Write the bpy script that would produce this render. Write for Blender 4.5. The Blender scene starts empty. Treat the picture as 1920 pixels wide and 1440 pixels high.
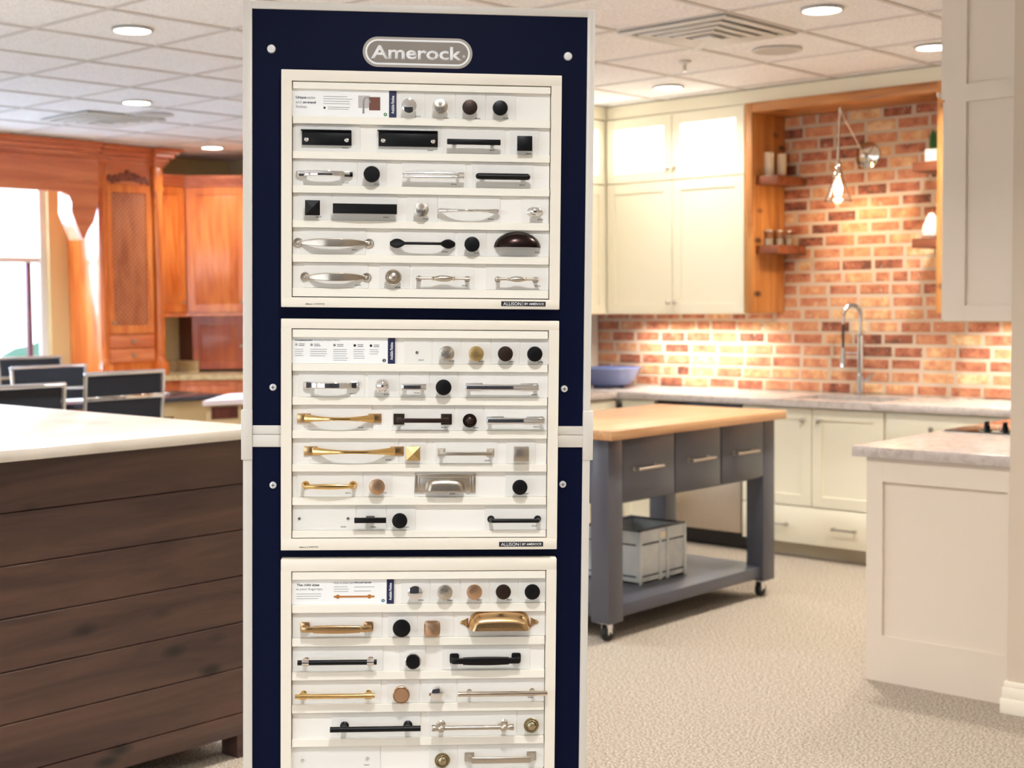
import bpy, bmesh, math, random
from math import pi, sin, cos, radians, sqrt
from mathutils import Vector, Matrix
random.seed(7)
SC = bpy.context.scene
COL = SC.collection

# ------------------------------------------------------------------ materials
def new_mat(name):
    m = bpy.data.materials.new(name); m.use_nodes = True
    return m, m.node_tree.nodes, m.node_tree.links, m.node_tree.nodes['Principled BSDF']

def srgb(r, g, b):
    def f(c):
        c /= 255.0
        return c / 12.92 if c <= 0.04045 else ((c + 0.055) / 1.055) ** 2.4
    return (f(r), f(g), f(b), 1)

def paint(name, rgb, rough=0.5, metal=0.0, coat=0.0, bump=0.0, bscale=60, spec=0.5, emit=None, estr=0):
    m, n, l, p = new_mat(name)
    p.inputs['Base Color'].default_value = srgb(*rgb)
    p.inputs['Roughness'].default_value = rough
    p.inputs['Metallic'].default_value = metal
    p.inputs['Coat Weight'].default_value = coat
    p.inputs['Specular IOR Level'].default_value = spec
    tc = n.new('ShaderNodeTexCoord'); nz = n.new('ShaderNodeTexNoise')
    nz.inputs['Scale'].default_value = bscale; nz.inputs['Detail'].default_value = 3
    l.new(tc.outputs['Object'], nz.inputs['Vector'])
    mr = n.new('ShaderNodeMapRange')
    mr.inputs['To Min'].default_value = max(rough - 0.04, 0.0); mr.inputs['To Max'].default_value = min(rough + 0.04, 1)
    l.new(nz.outputs['Fac'], mr.inputs['Value']); l.new(mr.outputs['Result'], p.inputs['Roughness'])
    if bump:
        b = n.new('ShaderNodeBump'); b.inputs['Strength'].default_value = bump; b.inputs['Distance'].default_value = 0.002
        l.new(nz.outputs['Fac'], b.inputs['Height']); l.new(b.outputs['Normal'], p.inputs['Normal'])
    if emit:
        p.inputs['Emission Color'].default_value = srgb(*emit); p.inputs['Emission Strength'].default_value = estr
    return m

def ramp(n, stops):
    r = n.new('ShaderNodeValToRGB'); cr = r.color_ramp
    while len(cr.elements) < len(stops): cr.elements.new(0.5)
    for e, (pos, c) in zip(cr.elements, stops):
        e.position = pos; e.color = srgb(*c)
    return r

def wood(name, cols, scale=(1, 1, 12), rough=0.35, coat=0.2, knots=False, nscale=2.0, bump=0.15, swap=None):
    """grain stretched along the object axis whose scale entry is smallest"""
    m, n, l, p = new_mat(name)
    tc = n.new('ShaderNodeTexCoord'); mp = n.new('ShaderNodeMapping')
    mp.inputs['Scale'].default_value = scale
    l.new(tc.outputs['Object'], mp.inputs['Vector'])
    nz = n.new('ShaderNodeTexNoise'); nz.inputs['Scale'].default_value = nscale; nz.inputs['Detail'].default_value = 6
    nz.inputs['Roughness'].default_value = 0.6; nz.inputs['Distortion'].default_value = 0.6
    l.new(mp.outputs['Vector'], nz.inputs['Vector'])
    r = ramp(n, [(0.28, cols[0]), (0.5, cols[1]), (0.72, cols[2])])
    l.new(nz.outputs['Fac'], r.inputs['Fac'])
    out = r.outputs['Color']
    if knots:
        mp2 = n.new('ShaderNodeMapping'); mp2.inputs['Scale'].default_value = (1.3, 1.1, 2.4)
        l.new(tc.outputs['Object'], mp2.inputs['Vector'])
        vo = n.new('ShaderNodeTexVoronoi'); vo.inputs['Scale'].default_value = 3.2
        l.new(mp2.outputs['Vector'], vo.inputs['Vector'])
        kr = n.new('ShaderNodeMapRange'); kr.inputs['From Min'].default_value = 0.06; kr.inputs['From Max'].default_value = 0.20
        l.new(vo.outputs['Distance'], kr.inputs['Value'])
        mx = n.new('ShaderNodeMix'); mx.data_type = 'RGBA'
        mx.inputs['A'].default_value = srgb(*[c * 0.45 for c in cols[0]])
        l.new(kr.outputs['Result'], mx.inputs['Factor']); l.new(out, mx.inputs['B']); out = mx.outputs['Result']
    l.new(out, p.inputs['Base Color'])
    p.inputs['Roughness'].default_value = rough; p.inputs['Coat Weight'].default_value = coat
    p.inputs['Coat Roughness'].default_value = 0.12
    b = n.new('ShaderNodeBump'); b.inputs['Strength'].default_value = bump; b.inputs['Distance'].default_value = 0.001
    l.new(nz.outputs['Fac'], b.inputs['Height']); l.new(b.outputs['Normal'], p.inputs['Normal'])
    return m

def metal(name, rgb, rough, aniso=0.0, bump=0.0):
    m, n, l, p = new_mat(name)
    p.inputs['Base Color'].default_value = srgb(*rgb); p.inputs['Metallic'].default_value = 1
    p.inputs['Roughness'].default_value = rough
    tc = n.new('ShaderNodeTexCoord'); nz = n.new('ShaderNodeTexNoise'); nz.inputs['Scale'].default_value = 400
    l.new(tc.outputs['Object'], nz.inputs['Vector'])
    mr = n.new('ShaderNodeMapRange'); mr.inputs['To Min'].default_value = rough * 0.8; mr.inputs['To Max'].default_value = rough * 1.2
    l.new(nz.outputs['Fac'], mr.inputs['Value']); l.new(mr.outputs['Result'], p.inputs['Roughness'])
    if aniso:
        p.inputs['Anisotropic'].default_value = aniso
        t = n.new('ShaderNodeTangent'); t.direction_type = 'RADIAL'; t.axis = 'Z'
        l.new(t.outputs['Tangent'], p.inputs['Tangent'])
    return m

def m_brick():
    m, n, l, p = new_mat('reclaimed_brick')
    at = n.new('ShaderNodeAttribute'); at.attribute_name = 'brick_tone'; at.attribute_type = 'GEOMETRY'
    tc = n.new('ShaderNodeTexCoord')
    nz = n.new('ShaderNodeTexNoise'); nz.inputs['Scale'].default_value = 16; nz.inputs['Detail'].default_value = 5
    nz.inputs['Roughness'].default_value = 0.65
    l.new(tc.outputs['Object'], nz.inputs['Vector'])
    r = ramp(n, [(0.0, (104, 62, 48)), (0.3, (166, 98, 72)), (0.6, (194, 132, 96)), (0.85, (212, 162, 116)), (1.0, (222, 192, 148))])
    ad = n.new('ShaderNodeMath'); ad.operation = 'MULTIPLY_ADD'; ad.inputs[1].default_value = 1.5; ad.inputs[2].default_value = -0.75
    l.new(nz.outputs['Fac'], ad.inputs[0])
    a2 = n.new('ShaderNodeMath'); a2.operation = 'ADD'
    l.new(ad.outputs[0], a2.inputs[0]); l.new(at.outputs['Fac'], a2.inputs[1]); l.new(a2.outputs[0], r.inputs['Fac'])
    nz2 = n.new('ShaderNodeTexNoise'); nz2.inputs['Scale'].default_value = 30; nz2.inputs['Detail'].default_value = 4
    l.new(tc.outputs['Object'], nz2.inputs['Vector'])
    mr = n.new('ShaderNodeMapRange'); mr.inputs['From Min'].default_value = 0.62; mr.inputs['From Max'].default_value = 0.72
    mr.inputs['To Max'].default_value = 0.55
    l.new(nz2.outputs['Fac'], mr.inputs['Value'])
    mx = n.new('ShaderNodeMix'); mx.data_type = 'RGBA'; mx.inputs['B'].default_value = srgb(214, 190, 165)
    l.new(mr.outputs['Result'], mx.inputs['Factor']); l.new(r.outputs['Color'], mx.inputs['A'])
    l.new(mx.outputs['Result'], p.inputs['Base Color']); p.inputs['Roughness'].default_value = 0.85
    b = n.new('ShaderNodeBump'); b.inputs['Strength'].default_value = 0.6; b.inputs['Distance'].default_value = 0.004
    l.new(nz.outputs['Fac'], b.inputs['Height']); l.new(b.outputs['Normal'], p.inputs['Normal'])
    return m

def m_carpet():
    m, n, l, p = new_mat('beige_carpet')
    tc = n.new('ShaderNodeTexCoord')
    nz = n.new('ShaderNodeTexNoise'); nz.inputs['Scale'].default_value = 115; nz.inputs['Detail'].default_value = 4
    nz.inputs['Roughness'].default_value = 0.8
    l.new(tc.outputs['Object'], nz.inputs['Vector'])
    r = ramp(n, [(0.38, (98, 86, 74)), (0.5, (164, 150, 134)), (0.62, (204, 192, 178))])
    l.new(nz.outputs['Fac'], r.inputs['Fac'])
    l.new(r.outputs['Color'], p.inputs['Base Color']); p.inputs['Roughness'].default_value = 0.95
    p.inputs['Specular IOR Level'].default_value = 0.1
    b = n.new('ShaderNodeBump'); b.inputs['Strength'].default_value = 0.5; b.inputs['Distance'].default_value = 0.004
    l.new(nz.outputs['Fac'], b.inputs['Height']); l.new(b.outputs['Normal'], p.inputs['Normal'])
    return m

def m_tile():
    m, n, l, p = new_mat('ceiling_tile')
    tc = n.new('ShaderNodeTexCoord')
    nz = n.new('ShaderNodeTexNoise'); nz.inputs['Scale'].default_value = 150; nz.inputs['Detail'].default_value = 3
    l.new(tc.outputs['Object'], nz.inputs['Vector'])
    r = ramp(n, [(0.36, (222, 219, 217)), (0.5, (246, 244, 243)), (0.66, (251, 250, 249))])
    l.new(nz.outputs['Fac'], r.inputs['Fac']); l.new(r.outputs['Color'], p.inputs['Base Color'])
    p.inputs['Roughness'].default_value = 0.95
    return m

def m_marble(name, a, b_, rough=0.2, scale=3.0, coat=0.3):
    m, n, l, p = new_mat(name)
    tc = n.new('ShaderNodeTexCoord')
    nz = n.new('ShaderNodeTexNoise'); nz.inputs['Scale'].default_value = scale; nz.inputs['Detail'].default_value = 8; nz.inputs['Distortion'].default_value = 1.0
    l.new(tc.outputs['Object'], nz.inputs['Vector'])
    r = ramp(n, [(0.35, b_), (0.55, a), (0.8, a)])
    l.new(nz.outputs['Fac'], r.inputs['Fac']); l.new(r.outputs['Color'], p.inputs['Base Color'])
    p.inputs['Roughness'].default_value = rough; p.inputs['Coat Weight'].default_value = coat
    return m

def m_glass(name, rgb=(255, 255, 255), rough=0.02):
    m, n, l, p = new_mat(name)
    p.inputs['Base Color'].default_value = srgb(*rgb); p.inputs['Transmission Weight'].default_value = 1
    p.inputs['Roughness'].default_value = rough; p.inputs['IOR'].default_value = 1.45
    return m

def emitter(name, rgb, s):
    m, n, l, p = new_mat(name)
    p.inputs['Base Color'].default_value = srgb(*rgb)
    p.inputs['Emission Color'].default_value = srgb(*rgb); p.inputs['Emission Strength'].default_value = s
    return m

M = dict(
    carpet=m_carpet(), tile=m_tile(), brick=m_brick(),
    grid=paint('ceiling_grid_paint', (206, 200, 194), 0.6),
    mortar=paint('mortar', (196, 176, 154), 0.95, bump=0.8, bscale=90),
    olive=paint('olive_wall_paint', (220, 204, 168), 0.8, bump=0.1),
    wallp=paint('warm_white_wall_paint', (232, 222, 204), 0.7, bump=0.1),
    pier=paint('greige_wall_paint', (206, 190, 170), 0.7, bump=0.1),
    base=paint('baseboard_paint', (240, 230, 212), 0.45),
    cream=paint('cream_cabinet_paint', (240, 232, 208), 0.4, bscale=20),
    greige=paint('greige_cabinet_paint', (222, 208, 192), 0.42, bscale=20),
    kick=paint('toe_kick_paint', (196, 182, 156), 0.6),
    quartz=m_marble('grey_quartz', (196, 184, 176), (176, 163, 154), 0.25, 30),
    white_stone=m_marble('white_marble', (228, 220, 208), (214, 204, 192), 0.24, 2.2, 0.15),
    pine=wood('stained_pine', ((146, 88, 42), (190, 124, 62), (212, 150, 84)), (9, 9, 0.9), 0.45, 0.1, True),
    pine_h=wood('stained_pine_header', ((146, 88, 42), (190, 124, 62), (212, 150, 84)), (0.9, 9, 9), 0.45, 0.1, True),
    shelfw=wood('walnut_shelf', ((84, 42, 22), (122, 64, 34), (146, 80, 44)), (1.2, 9, 9), 0.45, 0.1),
    cherry=wood('cherry_wood', ((192, 86, 30), (224, 116, 46), (242, 146, 66)), (7, 7, 0.7), 0.25, 0.5),
    cherry_h=wood('cherry_wood_horizontal', ((200, 98, 56), (222, 120, 70), (236, 144, 90)), (7, 0.7, 7), 0.28, 0.5),
    cherry_d=wood('carved_cherry', ((104, 44, 24), (140, 66, 36), (164, 84, 46)), (6, 6, 2), 0.4, 0.3),
    cherry_f=wood('cherry_cane_panel', ((190, 104, 58), (212, 124, 72), (222, 138, 84)), (6, 6, 2), 0.5, 0.2),
    plank=wood('dark_stained_plank', ((50, 32, 28), (76, 52, 44), (98, 70, 56)), (9, 0.9, 9), 0.36, 0.2, True, 1.3, 0.08),
    butcher=wood('butcher_block', ((178, 126, 84), (198, 150, 106), (212, 172, 128)), (14, 0.7, 14), 0.4, 0.15),
    cart=paint('charcoal_cart_paint', (80, 80, 88), 0.35, coat=0.15),
    crate=wood('whitewashed_wood', ((188, 192, 196), (214, 216, 214), (232, 230, 222)), (3, 3, 3), 0.7, 0.0),
    crate_d=paint('dark_rope_line', (60, 62, 70), 0.7),
    boltm=paint('white_steel_bolt', (232, 232, 230), 0.3, metal=0.3),
    chrome=metal('polished_chrome', (236, 236, 238), 0.05),
    nickel=metal('satin_nickel', (196, 186, 172), 0.3),
    nickel_r=metal('radially_brushed_nickel', (206, 198, 186), 0.26, 0.75),
    pnickel=metal('polished_nickel', (214, 202, 188), 0.1),
    anickel=metal('antique_nickel', (176, 162, 132), 0.3),
    bronze=metal('dark_bronze', (66, 54, 50), 0.42),
    dbronze=metal('oil_rubbed_bronze', (52, 40, 38), 0.25),
    black=paint('matte_black_metal', (9, 9, 11), 0.38, spec=0.25),
    brass=metal('satin_brass', (204, 176, 122), 0.3, 0.5),
    gold=metal('polished_gold', (230, 194, 130), 0.16),
    champ=metal('champagne_bronze', (204, 168, 122), 0.25),
    rose=metal('rose_gold', (206, 168, 136), 0.3, 0.4),
    navy=paint('navy_panel_paint', (4, 11, 40), 0.5, spec=0.10),
    rail=paint('silver_white_rail', (214, 208, 198), 0.4, spec=0.6),
    board=paint('display_board_white', (236, 228, 212), 0.5, bscale=12),
    strip=paint('display_strip_white', (242, 236, 222), 0.5, bscale=12),
    card=paint('sample_card_white', (232, 229, 222), 0.35),
    tray=paint('board_tray_white', (238, 234, 226), 0.45),
    info=paint('info_card_white', (244, 244, 242), 0.3),
    ink=paint('black_ink', (16, 18, 24), 0.6),
    greyink=paint('grey_ink', (140, 140, 142), 0.6),
    navyink=paint('navy_ink', (18, 26, 70), 0.5),
    whiteink=paint('white_ink', (245, 245, 245), 0.5),
    logo=paint('logo_grey', (138, 128, 118), 0.45),
    logo_rim=paint('logo_rim_grey', (168, 160, 150), 0.4),
    brownimg=paint('printed_brown', (110, 62, 46), 0.5),
    greyimg=paint('printed_grey', (186, 180, 176), 0.5),
    goldimg=paint('printed_gold', (176, 112, 50), 0.5),
    greenimg=paint('printed_green', (70, 130, 70), 0.5),
    tealimg=paint('printed_teal', (70, 120, 140), 0.5),
    steel=metal('stainless_steel', (206, 196, 184), 0.28),
    faucetm=metal('faucet_steel', (190, 190, 190), 0.15),
    sinkm=metal('sink_steel', (160, 152, 144), 0.35),
    dwblack=paint('dishwasher_black', (14, 14, 16), 0.2),
    rubber=paint('black_rubber', (20, 20, 22), 0.6),
    bowl=paint('blue_ceramic', (104, 116, 158), 0.25, coat=0.5),
    glaze=paint('white_ceramic', (240, 232, 220), 0.35, coat=0.3),
    wax=paint('cream_wax', (242, 228, 198), 0.5),
    glass=m_glass('clear_glass'), wglass=m_glass('window_glass', rough=0.0),
    cooktop=paint('black_cooktop_glass', (30, 26, 26), 0.03, coat=1.0),
    leaf=paint('plant_green', (48, 92, 36), 0.6),
    mesh=paint('black_mesh_fabric', (26, 26, 32), 0.75, bump=0.4, bscale=500),
    tabletop=paint('dark_laminate', (42, 38, 48), 0.2, coat=0.5),
    tan=paint('tan_laminate', (214, 186, 140), 0.5, bscale=10),
    tantop=m_marble('yellow_granite', (226, 200, 150), (206, 176, 120), 0.25, 20),
    pinkwhite=paint('pale_display_top', (238, 220, 218), 0.4),
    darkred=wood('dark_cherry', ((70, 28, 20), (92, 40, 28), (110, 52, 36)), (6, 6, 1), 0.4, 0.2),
    garage=wood('shaded_cherry', ((150, 66, 34), (180, 84, 44), (200, 104, 56)), (7, 7, 0.7), 0.3, 0.4),
    winframe=paint('window_frame_paint', (236, 236, 236), 0.4),
    mullion=paint('plum_mullion', (130, 92, 104), 0.5),
    casing=paint('tan_window_casing', (226, 204, 150), 0.5),
    lit_glass=emitter('lit_frosted_glass', (255, 250, 238), 2.6),
    diff_w=emitter('downlight_lens', (255, 248, 236), 14.0),
    bulb=emitter('warm_bulb', (255, 200, 130), 30.0),
    vent=paint('vent_white', (212, 208, 200), 0.5),
    ventdark=paint('vent_duct_grey', (150, 146, 136), 0.8),
    speaker=paint('speaker_grille_grey', (190, 182, 172), 0.8),
    tarmac=paint('parking_lot_concrete', (176, 180, 186), 0.9),
    hedge=paint('hedge_green', (72, 112, 96), 0.9),
)

# ------------------------------------------------------------------ mesh builder
class B:
    def __init__(s): s.bm = bmesh.new()
    def box(s, x0, x1, y0, y1, z0, z1, bev=0.0, seg=2, mat=None):
        r = bmesh.ops.create_cube(s.bm, size=1.0)
        T = Matrix.Translation(((x0 + x1) / 2, (y0 + y1) / 2, (z0 + z1) / 2)) @ Matrix.Diagonal((abs(x1 - x0), abs(y1 - y0), abs(z1 - z0), 1))
        if mat is not None: T = mat @ T
        bmesh.ops.transform(s.bm, matrix=T, verts=r['verts'])
        if bev > 0:
            e = list({e for v in r['verts'] for e in v.link_edges})
            bmesh.ops.bevel(s.bm, geom=e, offset=bev, segments=seg, profile=0.5, affect='EDGES')
        return s
    def lathe(s, prof, mat=Matrix(), seg=32, sx=1.0, sy=1.0, wave=0, amp=0.0):
        """prof: (radius, height) from base to tip, spun about +Z"""
        rings = []
        for r, h in prof:
            if r <= 1e-6:
                rings.append([s.bm.verts.new(mat @ Vector((0, 0, h)))])
            else:
                ring = []
                for i in range(seg):
                    a = 2 * pi * i / seg
                    rr = r * (1 + (amp if wave and (i % 2) else 0))
                    ring.append(s.bm.verts.new(mat @ Vector((rr * cos(a) * sx, rr * sin(a) * sy, h))))
                rings.append(ring)
        for a, b in zip(rings, rings[1:]):
            if len(a) == 1 and len(b) == 1: continue
            for i in range(seg):
                j = (i + 1) % seg
                if len(a) == 1: s.bm.faces.new((a[0], b[i], b[j]))
                elif len(b) == 1: s.bm.faces.new((a[i], a[j], b[0]))
                else: s.bm.faces.new((a[i], a[j], b[j], b[i]))
        if len(rings[0]) > 1: s.bm.faces.new(list(reversed(rings[0])))
        if len(rings[-1]) > 1: s.bm.faces.new(rings[-1])
        return s
    def cyl(s, p0, p1, r0, r1=None, seg=20):
        p0, p1 = Vector(p0), Vector(p1); d = p1 - p0
        q = d.to_track_quat('Z', 'Y').to_matrix().to_4x4()
        return s.lathe([(r0, 0), (r0 if r1 is None else r1, d.length)], Matrix.Translation(p0) @ q, seg)
    def sphere(s, c, r, sx=1, sy=1, sz=1, seg=20):
        n = 10
        prof = [(r * sin(pi * i / n), -r * cos(pi * i / n) * sz) for i in range(n + 1)]
        prof[0] = (0, -r * sz); prof[-1] = (0, r * sz)
        return s.lathe(prof, Matrix.Translation(c), seg, sx, sy)
    def prism(s, poly, z0, z1, mat=Matrix(), bev=0):
        a = [s.bm.verts.new(mat @ Vector((x, y, z0))) for x, y in poly]
        b = [s.bm.verts.new(mat @ Vector((x, y, z1))) for x, y in poly]
        fs = [s.bm.faces.new(list(reversed(a))), s.bm.faces.new(b)]
        n = len(poly)
        for i in range(n): fs.append(s.bm.faces.new((a[i], a[(i + 1) % n], b[(i + 1) % n], b[i])))
        if bev:
            bmesh.ops.bevel(s.bm, geom=list({e for f in fs for e in f.edges}), offset=bev, segments=2, profile=0.5, affect='EDGES')
        return s
    def sweep(s, pts, wid, thk, up=(0, 1, 0), power=2.0, seg=16, mat=Matrix()):
        """super-elliptical bar along pts; wid = half size along `up`, thk = half size across it (numbers or lists)"""
        pts = [Vector(p) for p in pts]; n = len(pts); up = Vector(up)
        if not isinstance(wid, (list, tuple)): wid = [wid] * n
        if not isinstance(thk, (list, tuple)): thk = [thk] * n
        rings = []
        for i, p in enumerate(pts):
            t = (pts[min(i + 1, n - 1)] - pts[max(i - 1, 0)]).normalized()
            u = (up - t * up.dot(t))
            u = u.normalized() if u.length > 1e-6 else Vector((0, 0, 1))
            w = t.cross(u)
            ring = []
            for k in range(seg):
                a = 2 * pi * (k + 0.5) / seg; c, sn = cos(a), sin(a)
                cu = math.copysign(abs(c) ** (2 / power), c); sw = math.copysign(abs(sn) ** (2 / power), sn)
                ring.append(s.bm.verts.new(mat @ (p + u * wid[i] * cu + w * thk[i] * sw)))
            rings.append(ring)
        for a, b in zip(rings, rings[1:]):
            for k in range(seg):
                j = (k + 1) % seg; s.bm.faces.new((a[k], a[j], b[j], b[k]))
        s.bm.faces.new(list(reversed(rings[0]))); s.bm.faces.new(rings[-1])
        return s
    def mesh(s, name, mat, ang=35):
        bmesh.ops.recalc_face_normals(s.bm, faces=s.bm.faces[:])
        me = bpy.data.meshes.new(name); s.bm.to_mesh(me); s.bm.free()
        if mat: me.materials.append(mat)
        for p in me.polygons: p.use_smooth = True
        me.set_sharp_from_angle(angle=radians(ang))
        return me
    def obj(s, name, mat, parent=None, ang=35):
        o = bpy.data.objects.new(name, s.mesh(name, mat, ang)); COL.objects.link(o)
        if parent: o.parent = parent
        return o

def tag(o, label, cat=None, group=None, kind=None):
    if label: o['label'] = label
    if cat: o['category'] = cat
    if group: o['group'] = group
    if kind: o['kind'] = kind
    return o
def struct(o): o['kind'] = 'structure'; return o
def thing(name, label, cat, loc=(0, 0, 0), rz=0.0, group=None):
    o = bpy.data.objects.new(name, None); o.empty_display_size = 0.05; COL.objects.link(o)
    o.location = loc; o.rotation_euler = (0, 0, rz)
    return tag(o, label, cat, group)
def dup(o, parent=None):
    c = o.copy(); COL.objects.link(c)
    if parent: c.parent = parent
    for ch in list(o.children): dup(ch, c)
    return c

def text_mesh(txt, width, height, bold=0.0, depth=0.0002, align='CENTER'):
    cu = bpy.data.curves.new('lettering', 'FONT'); cu.body = txt; cu.size = 1.0; cu.offset = bold
    cu.resolution_u = 3; cu.align_x = 'LEFT'
    o = bpy.data.objects.new('lettering', cu); COL.objects.link(o)
    dg = bpy.context.evaluated_depsgraph_get(); dg.update()
    me = bpy.data.meshes.new_from_object(o.evaluated_get(dg))
    bpy.data.objects.remove(o); bpy.data.curves.remove(cu)
    xs = [v.co.x for v in me.vertices]; ys = [v.co.y for v in me.vertices]
    x0, x1, y0, y1 = min(xs), max(xs), min(ys), max(ys)
    for v in me.vertices:
        v.co.x = ((v.co.x - x0) / (x1 - x0) - (0.5 if align == 'CENTER' else 0)) * width
        v.co.y = ((v.co.y - y0) / (y1 - y0) - 0.5) * height
        v.co.z = 0
    bm = bmesh.new(); bm.from_mesh(me)
    r = bmesh.ops.extrude_face_region(bm, geom=bm.faces[:])
    bmesh.ops.translate(bm, vec=(0, 0, depth), verts=[v for v in r['geom'] if isinstance(v, bmesh.types.BMVert)])
    bm.to_mesh(me); bm.free(); me.materials.clear()
    return me
def text_obj(name, txt, w, h, x, y, z, mat, parent, bold=0.0, rot=0.0, align='CENTER'):
    me = text_mesh(txt, w, h, bold, align=align); me.name = name; me.materials.append(mat)
    o = bpy.data.objects.new(name, me); COL.objects.link(o); o.parent = parent
    o.location = (x, y, z); o.rotation_euler = (0, 0, rot)
    return o

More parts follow.
